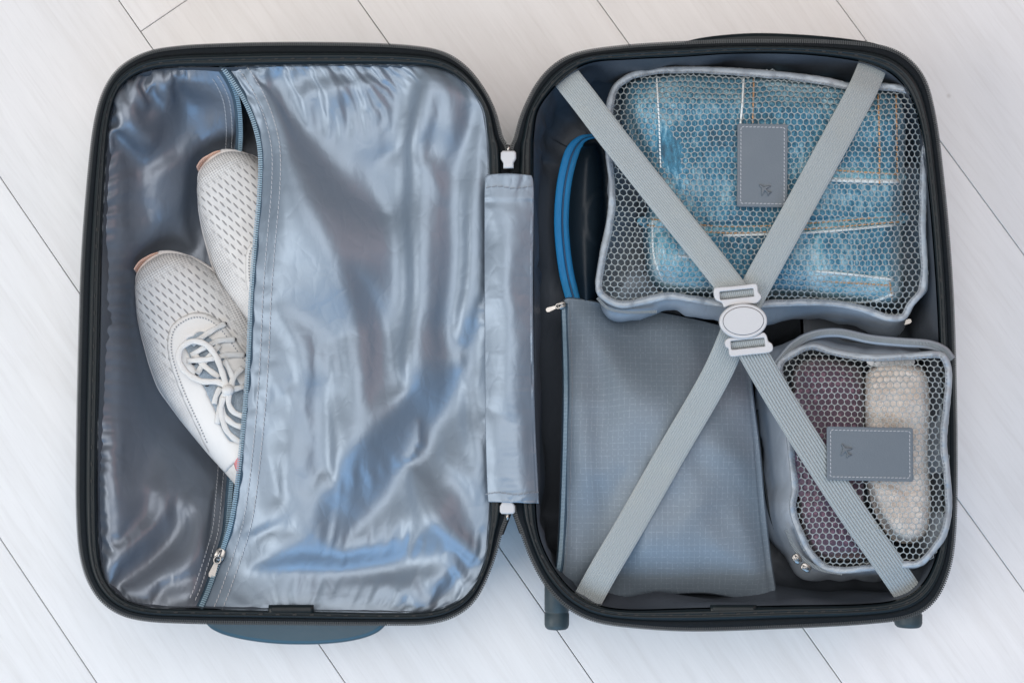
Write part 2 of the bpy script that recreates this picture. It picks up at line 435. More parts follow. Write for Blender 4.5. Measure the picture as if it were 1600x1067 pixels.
def wool():
    t = NT('cream_wool'); v = t.coord('Object')
    c = t.ramp(t.noise(v, 55, 6, 0.65), [(0.3, (0.70, 0.60, 0.52)), (0.55, (0.85, 0.78, 0.72)), (0.75, (0.90, 0.86, 0.82))])
    nb = t.bump(t.noise(v, 170, 6, 0.7, 1.2), 0.8, 0.006)
    return t.done(c, 0.95, 0, 0.1, nb, sheen=0.6)
M['wool'] = wool()
def denim(name, lo=(0.004, 0.050, 0.095), mid=(0.021, 0.170, 0.280), hi=(0.46, 0.68, 0.76)):
    t = NT(name); v = t.coord('Object')
    big = t.noise(v, 14, 5, 0.6, 0.4); sl = t.noise(t.coord('Object', (1, 0.25, 1), (0, 0, 0.35)), 330, 4, 0.7)
    fine = t.noise(t.coord('Object', (1, 1, 1)), 900, 3, 0.7)
    f = t.math('ADD', t.math('ADD', t.math('MULTIPLY', t.math('ADD', t.math('MULTIPLY', t.math('SUBTRACT', big, 0.5), 1.0), 0.5), 0.50), t.math('MULTIPLY', sl, 0.45)), t.math('MULTIPLY', fine, 0.22))
    c = t.ramp(f, [(0.47, lo), (0.58, mid), (0.74, hi)])
    wv = t.n('ShaderNodeTexWave', wave_type='BANDS', bands_direction='DIAGONAL'); t.l(v, wv.inputs['Vector'])
    wv.inputs['Scale'].default_value = 420; wv.inputs['Distortion'].default_value = 1.5; wv.inputs['Detail'].default_value = 2
    c = t.mix(t.math('MULTIPLY', wv.outputs['Fac'], 0.20), c, (0.45, 0.58, 0.64))
    nb = t.bump(wv.outputs['Fac'], 0.3, 0.0006); nb = t.bump(t.noise(v, 130, 5), 0.5, 0.003, nb)
    return t.done(c, 0.9, 0, 0.2, nb, sheen=0.15)
M['denim'] = denim('washed_denim'); M['denim_pale'] = denim('faded_denim', (0.015, 0.14, 0.22), (0.11, 0.34, 0.45), (0.66, 0.80, 0.85))
M['fray'] = plain('frayed_denim_edge', (0.70, 0.76, 0.78), 0.9, 0.1, 0, 300, 0.3, 0.6, 600)
M['orange_thread'] = plain('tan_thread', (0.50, 0.29, 0.15), 0.7, 0.3, 0, 200, 0.2)
def strapmat():
    t = NT('grey_green_elastic'); c = t.n('ShaderNodeTexCoord'); s = t.n('ShaderNodeSeparateXYZ'); t.l(c.outputs['UV'], s.inputs[0])
    cell = t.math('SINE', t.math('MULTIPLY', s.outputs[0], 5200)); nz = t.noise(c.outputs['UV'], 900, 2)
    k = t.math('ADD', t.math('MULTIPLY', cell, 0.15), nz)
    col = t.ramp(k, [(0.3, (0.235, 0.273, 0.29)), (0.7, (0.36, 0.395, 0.405))])
    dirt = t.noise(t.coord('Object'), 22, 4); col = t.mix(t.ramp(dirt, [(0.55, (0, 0, 0)), (0.8, (0.3, 0.3, 0.3))]), col, (0.36, 0.37, 0.33))
    return t.done(col, 0.6, 0, 0.35, t.bump(k, 0.4, 0.0005), sheen=0.25)
M['strap'] = strapmat()
M['net'] = plain('pale_mesh_net', (0.31, 0.345, 0.355), 0.5, 0.4, 0, 40, 0.1)
def shoemat():
    t = NT('pale_knit_upper'); c = t.n('ShaderNodeTexCoord'); s = t.n('ShaderNodeSeparateXYZ'); t.l(c.outputs['UV'], s.inputs[0])
    u, v = s.outputs[0], s.outputs[1]          # metres along the foot, metres across
    row = t.math('DIVIDE', u, 0.0078); ri = t.math('FLOOR', row); rf = t.math('SUBTRACT', t.math('FRACT', row), 0.5)
    off = t.math('MULTIPLY', t.math('MODULO', ri, 2.0), 0.5)
    cf = t.math('SUBTRACT', t.math('FRACT', t.math('ADD', t.math('ADD', t.math('DIVIDE', v, 0.0066), off), t.math('MULTIPLY', rf, -0.25))), 0.5)
    inner = t.math('MULTIPLY', t.ramp(t.math('ABSOLUTE', v), [(0.030, (1, 1, 1)), (0.042, (0, 0, 0))]),
                   t.ramp(u, [(0.018, (0, 0, 0)), (0.034, (1, 1, 1))]))
    d = t.math('SQRT', t.math('ADD', t.math('POWER', t.math('MULTIPLY', rf, 0.86), 2.0), t.math('POWER', t.math('MULTIPLY', cf, 3.4), 2.0)))
    slot = t.math('MULTIPLY', t.ramp(d, [(0.30, (1, 1, 1)), (0.44, (0, 0, 0))]), inner)
    vo = t.n('ShaderNodeTexVoronoi'); mp = t.n('ShaderNodeMapping'); mp.inputs['Scale'].default_value = (430, 430, 1)
    t.l(c.outputs['UV'], mp.inputs[0]); t.l(mp.outputs[0], vo.inputs['Vector']); vo.inputs['Scale'].default_value = 1; vo.inputs['Randomness'].default_value = 0.1
    dots = t.math('MULTIPLY', t.math('SUBTRACT', 1.0, inner), t.ramp(vo.outputs['Distance'], [(0.22, (1, 1, 1)), (0.36, (0, 0, 0))]))
    fade = t.ramp(u, [(0.10, (1, 1, 1)), (0.15, (0.12, 0.12, 0.12))])
    hol = t.math('MULTIPLY', t.math('MAXIMUM', slot, t.math('MULTIPLY', dots, 0.8)), fade)
    base = t.ramp(t.noise(c.outputs['UV'], 60, 4), [(0.3, (0.57, 0.565, 0.56)), (0.7, (0.68, 0.675, 0.665))])
    base = t.mix(t.ramp(t.noise(c.outputs['UV'], 28, 5, 0.65), [(0.52, (0, 0, 0)), (0.75, (0.35, 0.35, 0.35))]), base, (0.46, 0.45, 0.44))
    col = t.mix(t.math('MULTIPLY', hol, 0.70), base, (0.13, 0.13, 0.14))
    nb = t.bump(t.math('SUBTRACT', 1.0, hol), 0.6, 0.0012); nb = t.bump(t.noise(c.outputs['UV'], 2200, 2), 0.2, 0.0005, nb)
    return t.done(col, 0.75, 0, 0.3, nb)
M['knit'] = shoemat()
M['sole'] = plain('white_foam_sole', (0.70, 0.68, 0.67), 0.55, 0.4, 0, 30, 0.05, 0.1, 300)
M['peach'] = plain('peach_rubber', (0.72, 0.46, 0.36), 0.5, 0.4, 0, 60, 0.06)
M['pink'] = plain('pink_heel_lining', (0.60, 0.25, 0.27), 0.8, 0.2, 0, 200, 0.15, 0.3, 700)
M['overlay'] = plain('white_leather_overlay', (0.66, 0.66, 0.655), 0.5, 0.4, 0, 60, 0.04, 0.1, 900)
M['lace'] = plain('off_white_lace', (0.68, 0.68, 0.67), 0.8, 0.2, 0, 500, 0.08, 0.5, 1600)
M['tongue'] = plain('blue_grey_tongue_mesh', (0.30, 0.36, 0.42), 0.8, 0.2, 0, 700, 0.5, 0.5, 1200)
M['dark'] = plain('dark_hole', (0.03, 0.03, 0.035), 0.8)
def wood():
    t = NT('whitewashed_oak'); c = t.n('ShaderNodeTexCoord'); oi = t.n('ShaderNodeObjectInfo')
    ofs = t.n('ShaderNodeVectorMath', operation='SCALE'); ofs.inputs[0].default_value = (3.1, 7.7, 1.3); sc = t.math('MULTIPLY', oi.outputs['Random'], 40.0); t.l(sc, ofs.inputs['Scale'])
    ad = t.n('ShaderNodeVectorMath', operation='ADD'); t.l(c.outputs['Object'], ad.inputs[0]); t.l(ofs.outputs[0], ad.inputs[1])
    mp = t.n('ShaderNodeMapping'); mp.inputs['Scale'].default_value = (1.2, 14, 1); t.l(ad.outputs[0], mp.inputs[0])
    g1 = t.noise(mp.outputs[0], 4.0, 6, 0.62, 0.9)
    mp2 = t.n('ShaderNodeMapping'); mp2.inputs['Scale'].default_value = (9, 150, 1); t.l(ad.outputs[0], mp2.inputs[0])
    g2 = t.noise(mp2.outputs[0], 2.0, 4, 0.7)
    blot = t.noise(ad.outputs[0], 5, 4)
    col = t.ramp(g1, [(0.30, (0.66, 0.65, 0.645)), (0.5, (0.705, 0.70, 0.70)), (0.70, (0.74, 0.735, 0.735))])
    col = t.mix(t.ramp(g2, [(0.36, (0.20, 0.20, 0.20)), (0.50, (0, 0, 0))]), col, (0.53, 0.51, 0.50))
    col = t.mix(t.math('MULTIPLY', blot, 0.35), col, (0.72, 0.72, 0.725))
    vo = t.n('ShaderNodeTexVoronoi'); t.l(ad.outputs[0], vo.inputs['Vector']); vo.inputs['Scale'].default_value = 7.0
    spk = t.ramp(vo.outputs['Distance'], [(0.008, (1, 1, 1)), (0.022, (0, 0, 0))])
    col = t.mix(t.math('MULTIPLY', spk, 0.4), col, (0.30, 0.27, 0.25))
    tone = t.math('ADD', t.math('MULTIPLY', oi.outputs['Random'], 0.05), 0.96)
    hs = t.n('ShaderNodeHueSaturation'); t.l(col, hs.inputs['Color']); t.l(tone, hs.inputs['Value'])
    nb = t.bump(g2, 0.12, 0.0012)
    return t.done(hs.outputs[0], t.math('ADD', t.math('MULTIPLY', g1, 0.2), 0.42), 0, 0.4, nb)
M['wood'] = wood(); M['joint'] = plain('dark_joint', (0.12, 0.115, 0.11), 0.8)

# ------------------------------------------------------------------ floor
def build_floor():
    me = bpy.data.meshes.new('floor')
    me.from_pydata([(-3, -3, -0.012), (3, -3, -0.012), (3, 3, -0.012), (-3, 3, -0.012)], [], [(0, 1, 2, 3)])
    fl = link('floor', me, M['joint'], None, kind='structure')
    a = P(0, 275, 0); b = P(125, 460, 0)
    a = P(185, 0, 0); b = P(0, 275, 0); c = P(560, 0, 0)
    d = (P(152, 1067, 0)-P(0, 840, 0))[:2]; d /= np.linalg.norm(d)
    nrm = np.array([-d[1], d[0]])                      # across the planks
    if nrm[0] < 0: nrm = -nrm
    o0 = a[:2]@nrm; W = ((c[:2]@nrm-o0)+(o0-b[:2]@nrm))/2
    L, g, T, ch = 1.285, 0.00035, 0.010, 0.0005
    pm = bpy.data.meshes.new('plank')
    hx, hy = L/2-g, W/2-g
    def ring(ix, z): return [(-hx+ix, -hy+ix, z), (hx-ix, -hy+ix, z), (hx-ix, hy-ix, z), (-hx+ix, hy-ix, z)]
    pm.from_pydata(ring(0, -T)+ring(0, -ch)+ring(ch, 0), [],
                   [(0,1,5,4),(1,2,6,5),(2,3,7,6),(3,0,4,7),(4,5,9,8),(5,6,10,9),(6,7,11,10),(7,4,8,11),(8,9,10,11),(3,2,1,0)])
    pm.materials.append(M['wood'])
    j0 = P(222, 48, 0)[:2]@d; j1 = P(1350, 66, 0)[:2]@d
    ang = math.atan2(d[1], d[0])
    for k in range(-7, 8):                              # plank k lies between line k and k+1
        ph = {0: j0, 2: j1, -1: P(289, 709, 0)[:2]@d, -2: P(-540, 0, 0)[:2]@d, 1: P(1000, 620, 0)[:2]@d, 3: P(1500, -500, 0)[:2]@d}.get(k, j0+L*((k*0.37+0.28) % 1))
        for i in range(-2, 2):
            ce = d*(ph+L*(i+0.5))+nrm*(o0+W*(k+0.5))
            o = bpy.data.objects.new('plank', pm); COL.objects.link(o); o.parent = fl
            o.location = (ce[0], ce[1], 0); o.rotation_euler = (0, 0, ang)
build_floor()

# ------------------------------------------------------------------ suitcase
case = empty('suitcase', (0, 0, 0), 'open grey lined hard shell suitcase lying flat with black zip rim', 'suitcase')
LP = [((795,400),(766,400)),((794,250),(764,250)),((783,214),(761,208)),((771,172),(756,174)),((752,136),(742,148)),((725,104),(718,123)),
 ((690,83),(684,107)),((640,74),(636,102)),((560,70),(560,101)),((450,69),(450,102)),((350,71),(350,104)),((280,75),(275,105)),
 ((230,84),(232,110)),((190,106),(202,124)),((165,140),(182,148)),((150,190),(170,195)),((140,270),(164,270)),((130,400),(158,400)),
 ((125,550),(155,550)),((122,700),(152,700)),((122,800),(152,800)),((128,870),(155,868)),((145,918),(165,905)),((175,950),(190,934)),
 ((220,966),(230,948)),((300,971),(300,951)),((450,973),(450,954)),((600,974),(600,957)),((670,972),(668,955)),((715,958),(708,943)),
 ((745,930),(738,918)),((768,880),(757,878)),((783,830),(763,835)),((793,795),(766,795)),((796,700),(768,700)),((796,550),(767,550))]
RP = [((797,400),(832,400)),((798,250),(832,250)),((806,215),(833,210)),((818,175),(840,172)),((840,132),(862,140)),((868,102),(888,115)),
 ((905,84),(925,97)),((970,74),(985,92)),((1060,68),(1065,88)),((1150,65),(1150,83)),((1250,65),(1250,84)),((1330,68),(1330,93)),
 ((1385,76),(1375,105)),((1420,95),(1405,125)),((1445,128),(1425,155)),((1460,185),(1440,205)),((1470,260),(1449,270)),((1480,360),(1458,365)),
 ((1488,480),(1466,485)),((1492,620),(1471,620)),((1493,750),(1473,750)),((1490,840),(1470,835)),((1480,895),(1458,885)),((1458,938),(1435,920)),
 ((1420,962),(1400,938)),((1350,972),(1340,945)),((1220,979),(1220,947)),((1080,983),(1080,951)),((980,977),(985,953)),((925,967),(935,946)),
 ((885,946),(900,928)),((855,915),(873,900)),((832,875),(852,865)),((815,830),(840,830)),((803,790),(836,790)),((798,700),(834,700)),((797,550),(833,550))]
SEG = 8
def inset(p, d):         # world loop moved inwards by d
    T = tang(p[:, :2], True); N = np.c_[-T[:, 1], T[:, 0]]
    c = p[:, :2].mean(0); s = np.sign(((c-p[:, :2])*N).sum(1).sum()); q = p.copy(); q[:, :2] += N*s*d; return q
def build_half(pairs, label, first, last):
    O = cr([a for a, b in pairs], SEG); I = cr([b for a, b in pairs], SEG); n = len(O)
    # outer shell
    rows = []
    for din, z in ((0.004, 0.1125), (0.0025, 0.108), (0.002, 0.09), (0.003, 0.05), (0.006, 0.022), (0.014, 0.008), (0.03, 0.002), (0.06, 0.0012)):
        q = inset(P(O[:, 0], O[:, 1], ZR), din); q[:, 2] = z; rows.append(q)
    V = np.concatenate(rows); F = gridf(len(rows), n, True); F.append(tuple(range((len(rows)-1)*n, len(rows)*n)))
    sh = mesh('shell', V, F, M['shell'], case, label=label)
    # zip tape
    ts = [(-0.045, .1112), (0.0, .1120), (0.06, .1128), (0.16, .1134), (0.30, .1136), (0.44, .1128), (0.5, .110)]
    V = np.concatenate([P(O[:, 0]+(I-O)[:, 0]*t, O[:, 1]+(I-O)[:, 1]*t, z) for t, z in ts])
    mesh('zipper_tape', V, gridf(len(ts), n, True), M['tape'], sh)
    # rim trim: a rounded plastic piping with a groove
    wob = noise(O[:, 0], O[:, 1], 90, 3)*0.0006
    ts = [(0.40, .1115), (0.42, .1145), (0.47, .1165), (0.55, .1176), (0.64, .1174), (0.70, .1163), (0.74, .1166), (0.84, .1168), (0.93, .1155), (0.985, .1125), (1.0, .108), (0.97, .100)]
    V = np.concatenate([P(O[:, 0]+(I-O)[:, 0]*t, O[:, 1]+(I-O)[:, 1]*t, z+wob) for t, z in ts])
    mesh('rim_trim', V, gridf(len(ts), n, True), M['rim'], sh)
    # stitches in the groove
    t = 0.71; G = P(O[:, 0]+(I-O)[:, 0]*t, O[:, 1]+(I-O)[:, 1]*t, 0.1164)
    mb = MB(); dashes(mb, G, 0.0145, 0.0016, 0.0006, 0.0006, True)
    mb.build('stitching', M['rim_thread'], sh, kind='stuff', smooth=False)
    # zip teeth, open loop away from the hinge
    idx = np.arange(first*SEG, last*SEG+1) % n
    q = P(O[idx, 0], O[idx, 1], 0.1126)
    mb = MB(); teeth_data(mb, q, 0.00190, 0.00066, 0.0017, 0.0007)
    mb.build('zipper_teeth', M['tooth_black'], sh, kind='stuff', smooth=False)
    # lining bowl
    base = P(I[:, 0], I[:, 1], 0.110); base[:, 2] = 0.110
    rows = []; prof = [(0.0, .110), (0.001, .104), (0.002, .092), (0.003, .078), (0.004, .062), (0.006, .046), (0.010, .032), (0.017, .023), (0.03, .018), (0.05, .017), (0.09, .016)]
    for k, (din, z) in enumerate(prof):
        q = inset(base, din); ar = np.arange(n)*9.0
        wob = (noise(ar, np.full(n, z*2600.0), 55, 5)*0.0045+facet(ar, np.full(n, z*2500.0), 60, 51, 1.2, 1.2)*0.006)*min(k/3.0, 1)*(1 if k < 8 else 0.3)
        q2 = inset(base, din); nn = (inset(base, din+0.001)-q2)/0.001; q = q+nn*(wob+0.001)[:, None]; q[:, 2] = z; rows.append(q)
    V = np.concatenate(rows); F = [f[::-1] for f in gridf(len(rows), n, True)]; F.append(tuple(range((len(rows)-1)*n, len(rows)*n))[::-1])
    mesh('lining', V, F, M['lining'], sh)
    return sh, O, I
shL, OL, IL = build_half(LP, 'shell half holding the zipped mesh-free pocket and sneakers', 1, 33)
shR, OR, IR = build_half(RP, 'shell half packed with cubes under crossed straps', 1, 34)
shL['label'] = 'shell half with the zipped satin pocket'

# joiner sleeves on the rim
def sleeve(px0, px1, py, zz, parent):
    pts = P(np.linspace(px0, px1, 12), np.full(12, py), zz)
    V, F = tubedata(pts, 0.0047, 0.0023, 10); mesh('rim_joiner', V, F, M['rim'], parent)
sleeve(420, 490, 953, 0.1140, shL); sleeve(1110, 1182, 953, 0.1140, shR)

# carry handles
def handle(pts_out, pts_in, z, th, parent, m):
    o = cr(pts_out, 8, False); i = cr(pts_in, 8, False)
    l = np.vstack([P(o[:, 0], o[:, 1], z), P(i[:, 0], i[:, 1], z)])[:, :2]
    plate('carry_handle', [l], z, th, 0.004, m, parent)
handle([(318,962),(335,981),(370,994),(430,1003),(500,1004),(555,998),(592,985),(614,962)], [(575,945),(460,950),(355,945)], 0.062, 0.022, shL, M['shell'])
handle([(1035,90),(1065,70),(1110,60),(1180,55),(1260,58),(1330,65),(1372,74),(1385,92)], [(1340,84),(1200,78),(1080,84)], 0.088, 0.018, shR, M['rim'])
# wheels
def wheel(px0, px1, py0, py1, z, parent):
    cx = (px0+px1)/2; r = (px1-px0)/2*S*1.06
    a = P(cx, py0, z); b = P(cx, py1, z); ln = np.linalg.norm(b-a); d = (b-a)/ln
    rows = []; n = 28; ang = np.arange(n)*2*math.pi/n
    for t, k in ((0, 1), (ln*0.62, 1), (ln*0.64, 0.95), (ln*0.67, 0.95), (ln*0.69, 1), (ln-0.004, 1), (ln-0.0014, 0.93), (ln, 0.8), (ln, 0.45), (ln-0.001, 0.4), (ln-0.001, 0.02)):
        rows.append(a+d*t+np.c_[np.cos(ang)*r*k, np.zeros(n), np.sin(ang)*r*k])
    mesh('wheel', np.concatenate(rows), [f[::-1] for f in gridf(len(rows), n, True)], M['tyre'], parent)
wheel(851, 889, 905, 982, 0.050, shR); wheel(1398, 1440, 915, 979, 0.050, shR)

UV_ = [0,4,14,35,60,93,118,139,181,244,308,362,420,465,490,498]
LFT = [-15,-34,-47,-61,-76,-89,-96,-102,-110,-104,-94,-82,-72,-58,-32,-6]
RGT = [7,17,29,47,60,72,77,81,83,77,69,64,60,50,28,4]
# -------- satin pocket panels of the left half
def edge_h(X, Y): return distpoly(X, Y, IL)
ZIPR = cr([(352,106),(368,128),(386,158),(401,195),(410,240),(409,300),(402,380),(396,460),(392,550),(386,640),(376,740),(366,810),(352,858),(340,892),(328,925),(318,948)], 8, False)
ZIPL = cr([(343,106),(358,130),(369,160),(373,205),(371,260),(371,380),(368,560),(362,700),(356,780),(351,830),(341,866),(332,894),(321,926),(311,948)], 8, False)
def zip_z_r(Y): return np.interp(Y, [100, 150, 240, 500, 740, 820, 868, 900, 955], [.106, .102, .1045, .1065, .104, .094, .080, .084, .104])
def zip_z_l(Y): return np.interp(Y, [100, 150, 240, 500, 740, 820, 868, 900, 955], [.105, .086, .050, .034, .046, .064, .077, .082, .103])
MM = 0.001
def hR(X, Y):
    d = edge_h(X, Y); dz = distpoly(X, Y, ZIPR, False)
    z = 0.1085+0.006*sm(20, 190, d)
    e = zip_z_r(Y); k = np.exp(-dz/38.0); z = z*(1-k)+e*k
    f = np.zeros(X.shape)
    A = lambda pts, am, wa, wb, e=3.0: 1.85*fold(X, Y, pts, [a*MM for a in am], wa, wb, e*0.9)
    f += 0*X
    f += A([(405,128),(440,230),(490,330),(530,430),(560,520)], [3,12,14,11,3], 55, 40, 7)
    f += A([(402,124),(470,190),(540,280),(598,328)], [-2,-9,-13,-8], 34, 55, 5)
    f += A([(650,140),(634,230),(628,350),(628,470),(620,590)], [-4,-11,-14,-12,-3], 50, 13, 4)
    f += A([(678,112),(657,170),(646,230),(648,320),(652,450),(640,570)], [6,11,11,9,8,2], 11, 34, 4)
    f += A([(714,280),(718,420),(700,540)], [-6,-10,-5], 26, 12, 4)
    f += A([(752,215),(740,330),(736,430),(720,520)], [4,9,8,3], 11, 16, 4)
    f += A([(700,520),(640,600),(580,670),(520,730),(490,800)], [3,10,13,12,5], 60, 42, 6)
    f += A([(752,500),(716,600),(660,700),(600,780),(520,858)], [-4,-12,-16,-14,-5], 62, 48, 6)
    f += A([(430,850),(516,862),(600,845),(677,812)], [5,9,8,9], 26, 34, 4)
    f += A([(390,893),(500,895),(640,885),(700,862)], [-3,-11,-12,-3], 22, 24, 6)
    f += A([(677,812),(655,765),(640,720)], [7,5,1], 14, 14)
    f += A([(677,812),(720,842),(758,858)], [7,5,3], 16, 16)
    f += A([(590,842),(640,828),(677,812)], [-2,-4,-2], 14, 12)
    f += A([(500,610),(508,670),(514,728)], [-2,-6,-9], 30, 11)
    f += A([(556,430),(598,500),(619,585)], [-3,-9,-10], 44, 12, 3)
    f += A([(619,585),(640,560),(655,500)], [2,5,2], 12, 20)
    f += A([(412,690),(425,730),(439,770)], [-2,-5,-6], 22, 10)
    f += A([(455,690),(450,740),(440,800)], [2,5,2], 20, 25)
    f += A([(565,228),(582,290),(600,327)], [-1,-5,-6], 18, 16)
    f += A([(598,245),(610,236),(618,226)], [-2,-4,-1], 8, 8, 2)
    f += A([(655,250),(672,267),(692,308)], [1,5,2], 9, 12, 2)
    f += A([(690,165),(676,225),(672,262)], [-3,-6,-3], 18, 16)
    f += A([(676,110),(700,150),(705,200)], [5,4,2], 14, 20)
    f += A([(748,150),(735,190),(715,260)], [-3,-6,-3], 12, 20)
    f += A([(460,150),(540,135),(640,118)], [2,5,2], 22, 16)
    f += A([(410,122),(500,112),(600,108)], [-1,-3,-2], 10, 12)
    f += A([(650,900),(690,905),(740,880)], [4,6,3], 16, 22)
    f += A([(600,915),(640,925),(660,950)], [3,5,2], 12, 18)
    f += A([(690,950),(715,900),(760,870)], [-2,-5,-3], 12, 12)
    f += A([(450,905),(560,912),(640,918)], [2,3,2], 16, 10)
    f += A([(600,690),(650,745),(690,780)], [0,4,2], 20, 24)
    f += A([(690,640),(700,720),(760,760)], [1,5,2], 18, 24)
    f += A([(720,560),(735,650),(750,720)], [2,4,2], 10, 14)
    f += A([(420,250),(450,330),(455,420)], [1,4,1], 18, 22)
    f += A([(425,470),(470,540),(480,620)], [1,5,1], 24, 20)
    f += A([(540,520),(560,580),(560,650)], [1,5,1], 30, 22)
    f += A([(380,860),(430,825),(480,830)], [-1,-4,-1], 16, 16)
    f += A([(375,905),(410,880),(450,868)], [1,4,2], 12, 12)
    # small puckers along the zip seam
    f += 0.0004*np.sin(Y/6.5+3*noise(X, Y, 40, 2))*np.exp(-((dz-26)/22)**2)*(0.5+noise(X, Y, 60, 6))
    f += 0.0050*facet(X, Y, 88, 1, 1.5, 1.1)+0.0016*facet(X, Y, 42, 2, 1.6, 0.8)
    f += 0.0020*noise(X, Y, 120, 9)
    att = sm(0, 26, d)*sm(2, 40, dz)
    sm_ = 0.0025*noise(X, Y, 200, 31)
    zz = z+f*att*0.92+sm_*att
    for a, b in (((248,397),(510,838)),((344,240),(606,682))):      # the flap lies over the shoes
        dd = distpoly(X, Y, np.array([a, b], float), False); zz = np.where(True, zz+np.log1p(np.exp(np.clip((0.0960*sm(100, 40, dd)-zz)/0.004, -40, 40)))*0.004*(dd < 100), zz)
    return zz+0.001*(1-att)*ridged(X, Y, 30, 4)*sm(0, 10, d)
i0 = np.argmin(np.hypot(IL[:, 0]-352, IL[:, 1]-104)); i1 = np.argmin(np.hypot(IL[:, 0]-318, IL[:, 1]-951))
# IL runs hinge -> top (leftwards) -> left side -> bottom (rightwards) -> hinge
rim_right = np.vstack([IL[i1:], IL[:i0]])
def cut(path, a, b):
    ia = np.argmin(np.hypot(*(path-np.array(a)).T)); ib = np.argmin(np.hypot(*(path-np.array(b)).T)); return path[ia:ib+1] if ia <= ib else path[ib:ia+1][::-1]
rr = rim_right[::-1]                     # zip top -> top edge -> hinge side -> bottom edge -> zip bottom
cTR, cBR = (722, 127), (728, 928)
rr = np.vstack([ZIPR[:1], rr[2:-2], ZIPR[-1:]])
topR, rigR, botR = cut(rr, rr[0], cTR), cut(rr, cTR, cBR), cut(rr, cBR, rr[-1])[::-1]
def shoe_top(X, Y):
    z = np.zeros(X.shape)
    for a, b in (((300,500),(500,822)),((396,344),(596,666))):
        z = np.maximum(z, 0.0990*(distpoly(X, Y, np.array([a, b], float), False) < 66))
    return z
pocket, bvR = cloth('pocket_panel', (ZIPR, topR, rigR, botR), hR, (0.085, 0.007), M['satin'], case, 'light grey crumpled satin flap covering the sneakers', zmin=shoe_top, guide=(.24, .15, .08), bend=(.7, .6, .42))
def hL(X, Y):
    d = edge_h(X, Y); dz = distpoly(X, Y, ZIPL, False)
    dl = X-np.interp(Y, IL[i0:i1, 1], IL[i0:i1, 0])
    dv = np.minimum(Y-104, 951-Y)
    deep = sm(8, 78, d)*0.5+0.5*sm(0, 200, dv)*sm(5, 80, d)
    floorz = zip_z_l(Y)
    z = 0.106-(0.106-floorz)*np.clip(sm(3, 60, np.minimum(d, 400)), 0, 1)*sm(-10, 120, dl)
    k = np.exp(-dz/22.0); z = z*(1-k)+floorz*k
    A = lambda pts, am, wa, wb, e=3.0: fold(X, Y, pts, [a*MM for a in am], wa, wb, e)
    f = np.zeros(X.shape)
    f += A([(182,160),(205,190),(229,216)], [6,9,7], 18, 20, 4)
    f += A([(180,205),(205,240),(220,262)], [-3,-8,-5], 16, 12)
    f += A([(266,110),(300,128),(345,150)], [8,9,5], 12, 26, 3)
    f += A([(272,128),(300,160),(345,165)], [-4,-10,-6], 20, 16)
    f += A([(230,216),(260,170),(262,120)], [6,6,4], 24, 20)
    f += A([(250,150),(255,200),(235,250)], [-2,-6,-2], 20, 24)
    f += A([(205,260),(203,400),(200,560),(198,700)], [-5,-6,-7,-4], 16, 26)
    f += A([(182,260),(183,450),(178,650),(182,780)], [4,4,4,3], 12, 16)
    f += A([(345,205),(310,240),(235,275)], [3,6,2], 14, 22)
    f += A([(335,250),(260,330),(215,420)], [2,6,2], 26, 34)
    f += A([(160,890),(205,855),(240,820),(262,790)], [4,9,9,3], 14, 12, 3)
    f += A([(185,915),(230,880),(262,852),(268,830)], [-3,-9,-8,-3], 12, 10, 3)
    f += A([(196,940),(240,912),(285,895),(312,870)], [4,9,10,4], 13, 13, 3)
    f += A([(232,902),(262,893),(292,862),(318,822)], [3,8,8,3], 9, 11, 3)
    f += A([(238,945),(258,918),(300,905)], [-3,-8,-4], 9, 11, 3)
    f += A([(205,800),(232,765),(258,790),(265,830)], [3,8,7,3], 18, 22, 4)
    f += A([(285,810),(300,785),(330,790)], [4,8,4], 20, 12)
    f += A([(275,790),(285,830),(275,860)], [-4,-8,-4], 12, 12)
    f += A([(165,850),(200,800),(215,720)], [3,6,3], 18, 26)
    f += A([(262,720),(262,770),(290,800)], [2,5,2], 20, 20)
    f += A([(270,948),(300,930),(312,915)], [3,5,3], 10, 12)
    f = f*2.3+0.0085*facet(X, Y, 80, 11, 1.5, 1.5)+0.0034*facet(X, Y, 40, 12, 1.6, 1.0)+0.0004*facet(X, Y, 16, 13)+0.003*noise(X, Y, 110, 19)
    att = sm(0, 22, d)*sm(2, 26, dz)
    z = z+f*att
    for tx, ty in ((248,397),(344,240)):                            # pressed flat under the shoes
        u = np.r_[UV_, UV_[::-1]].astype(float); v = np.r_[LFT, RGT[::-1]].astype(float)
        ol = np.c_[tx+u*.52+v*.854, ty+u*.854-v*.52]; dd = distpoly(X, Y, ol); dd = np.where(inpoly(X, Y, ol), 0, dd)
        k = sm(30, 4, dd); z = z*(1-k)+np.minimum(z, 0.0215)*k
    return z
rim_left = IL[i0:i1+1]
rl = np.vstack([ZIPL[:1], rim_left[2:-2], ZIPL[-1:]])
cTL, cBL = (196, 129), (180, 925)
topL, lefL, botL = cut(rl, rl[0], cTL)[::-1], cut(rl, cTL, cBL), cut(rl, cBL, rl[-1])
panelL, bvL = cloth('pocket_panel', (lefL, topL, ZIPL, botL), hL, (0.14, 0.06), M['satin_shaded'], case, 'slack satin panel beside the open zip, its shade painted into the grey', nc=11, guide=(.22, .12, .06))
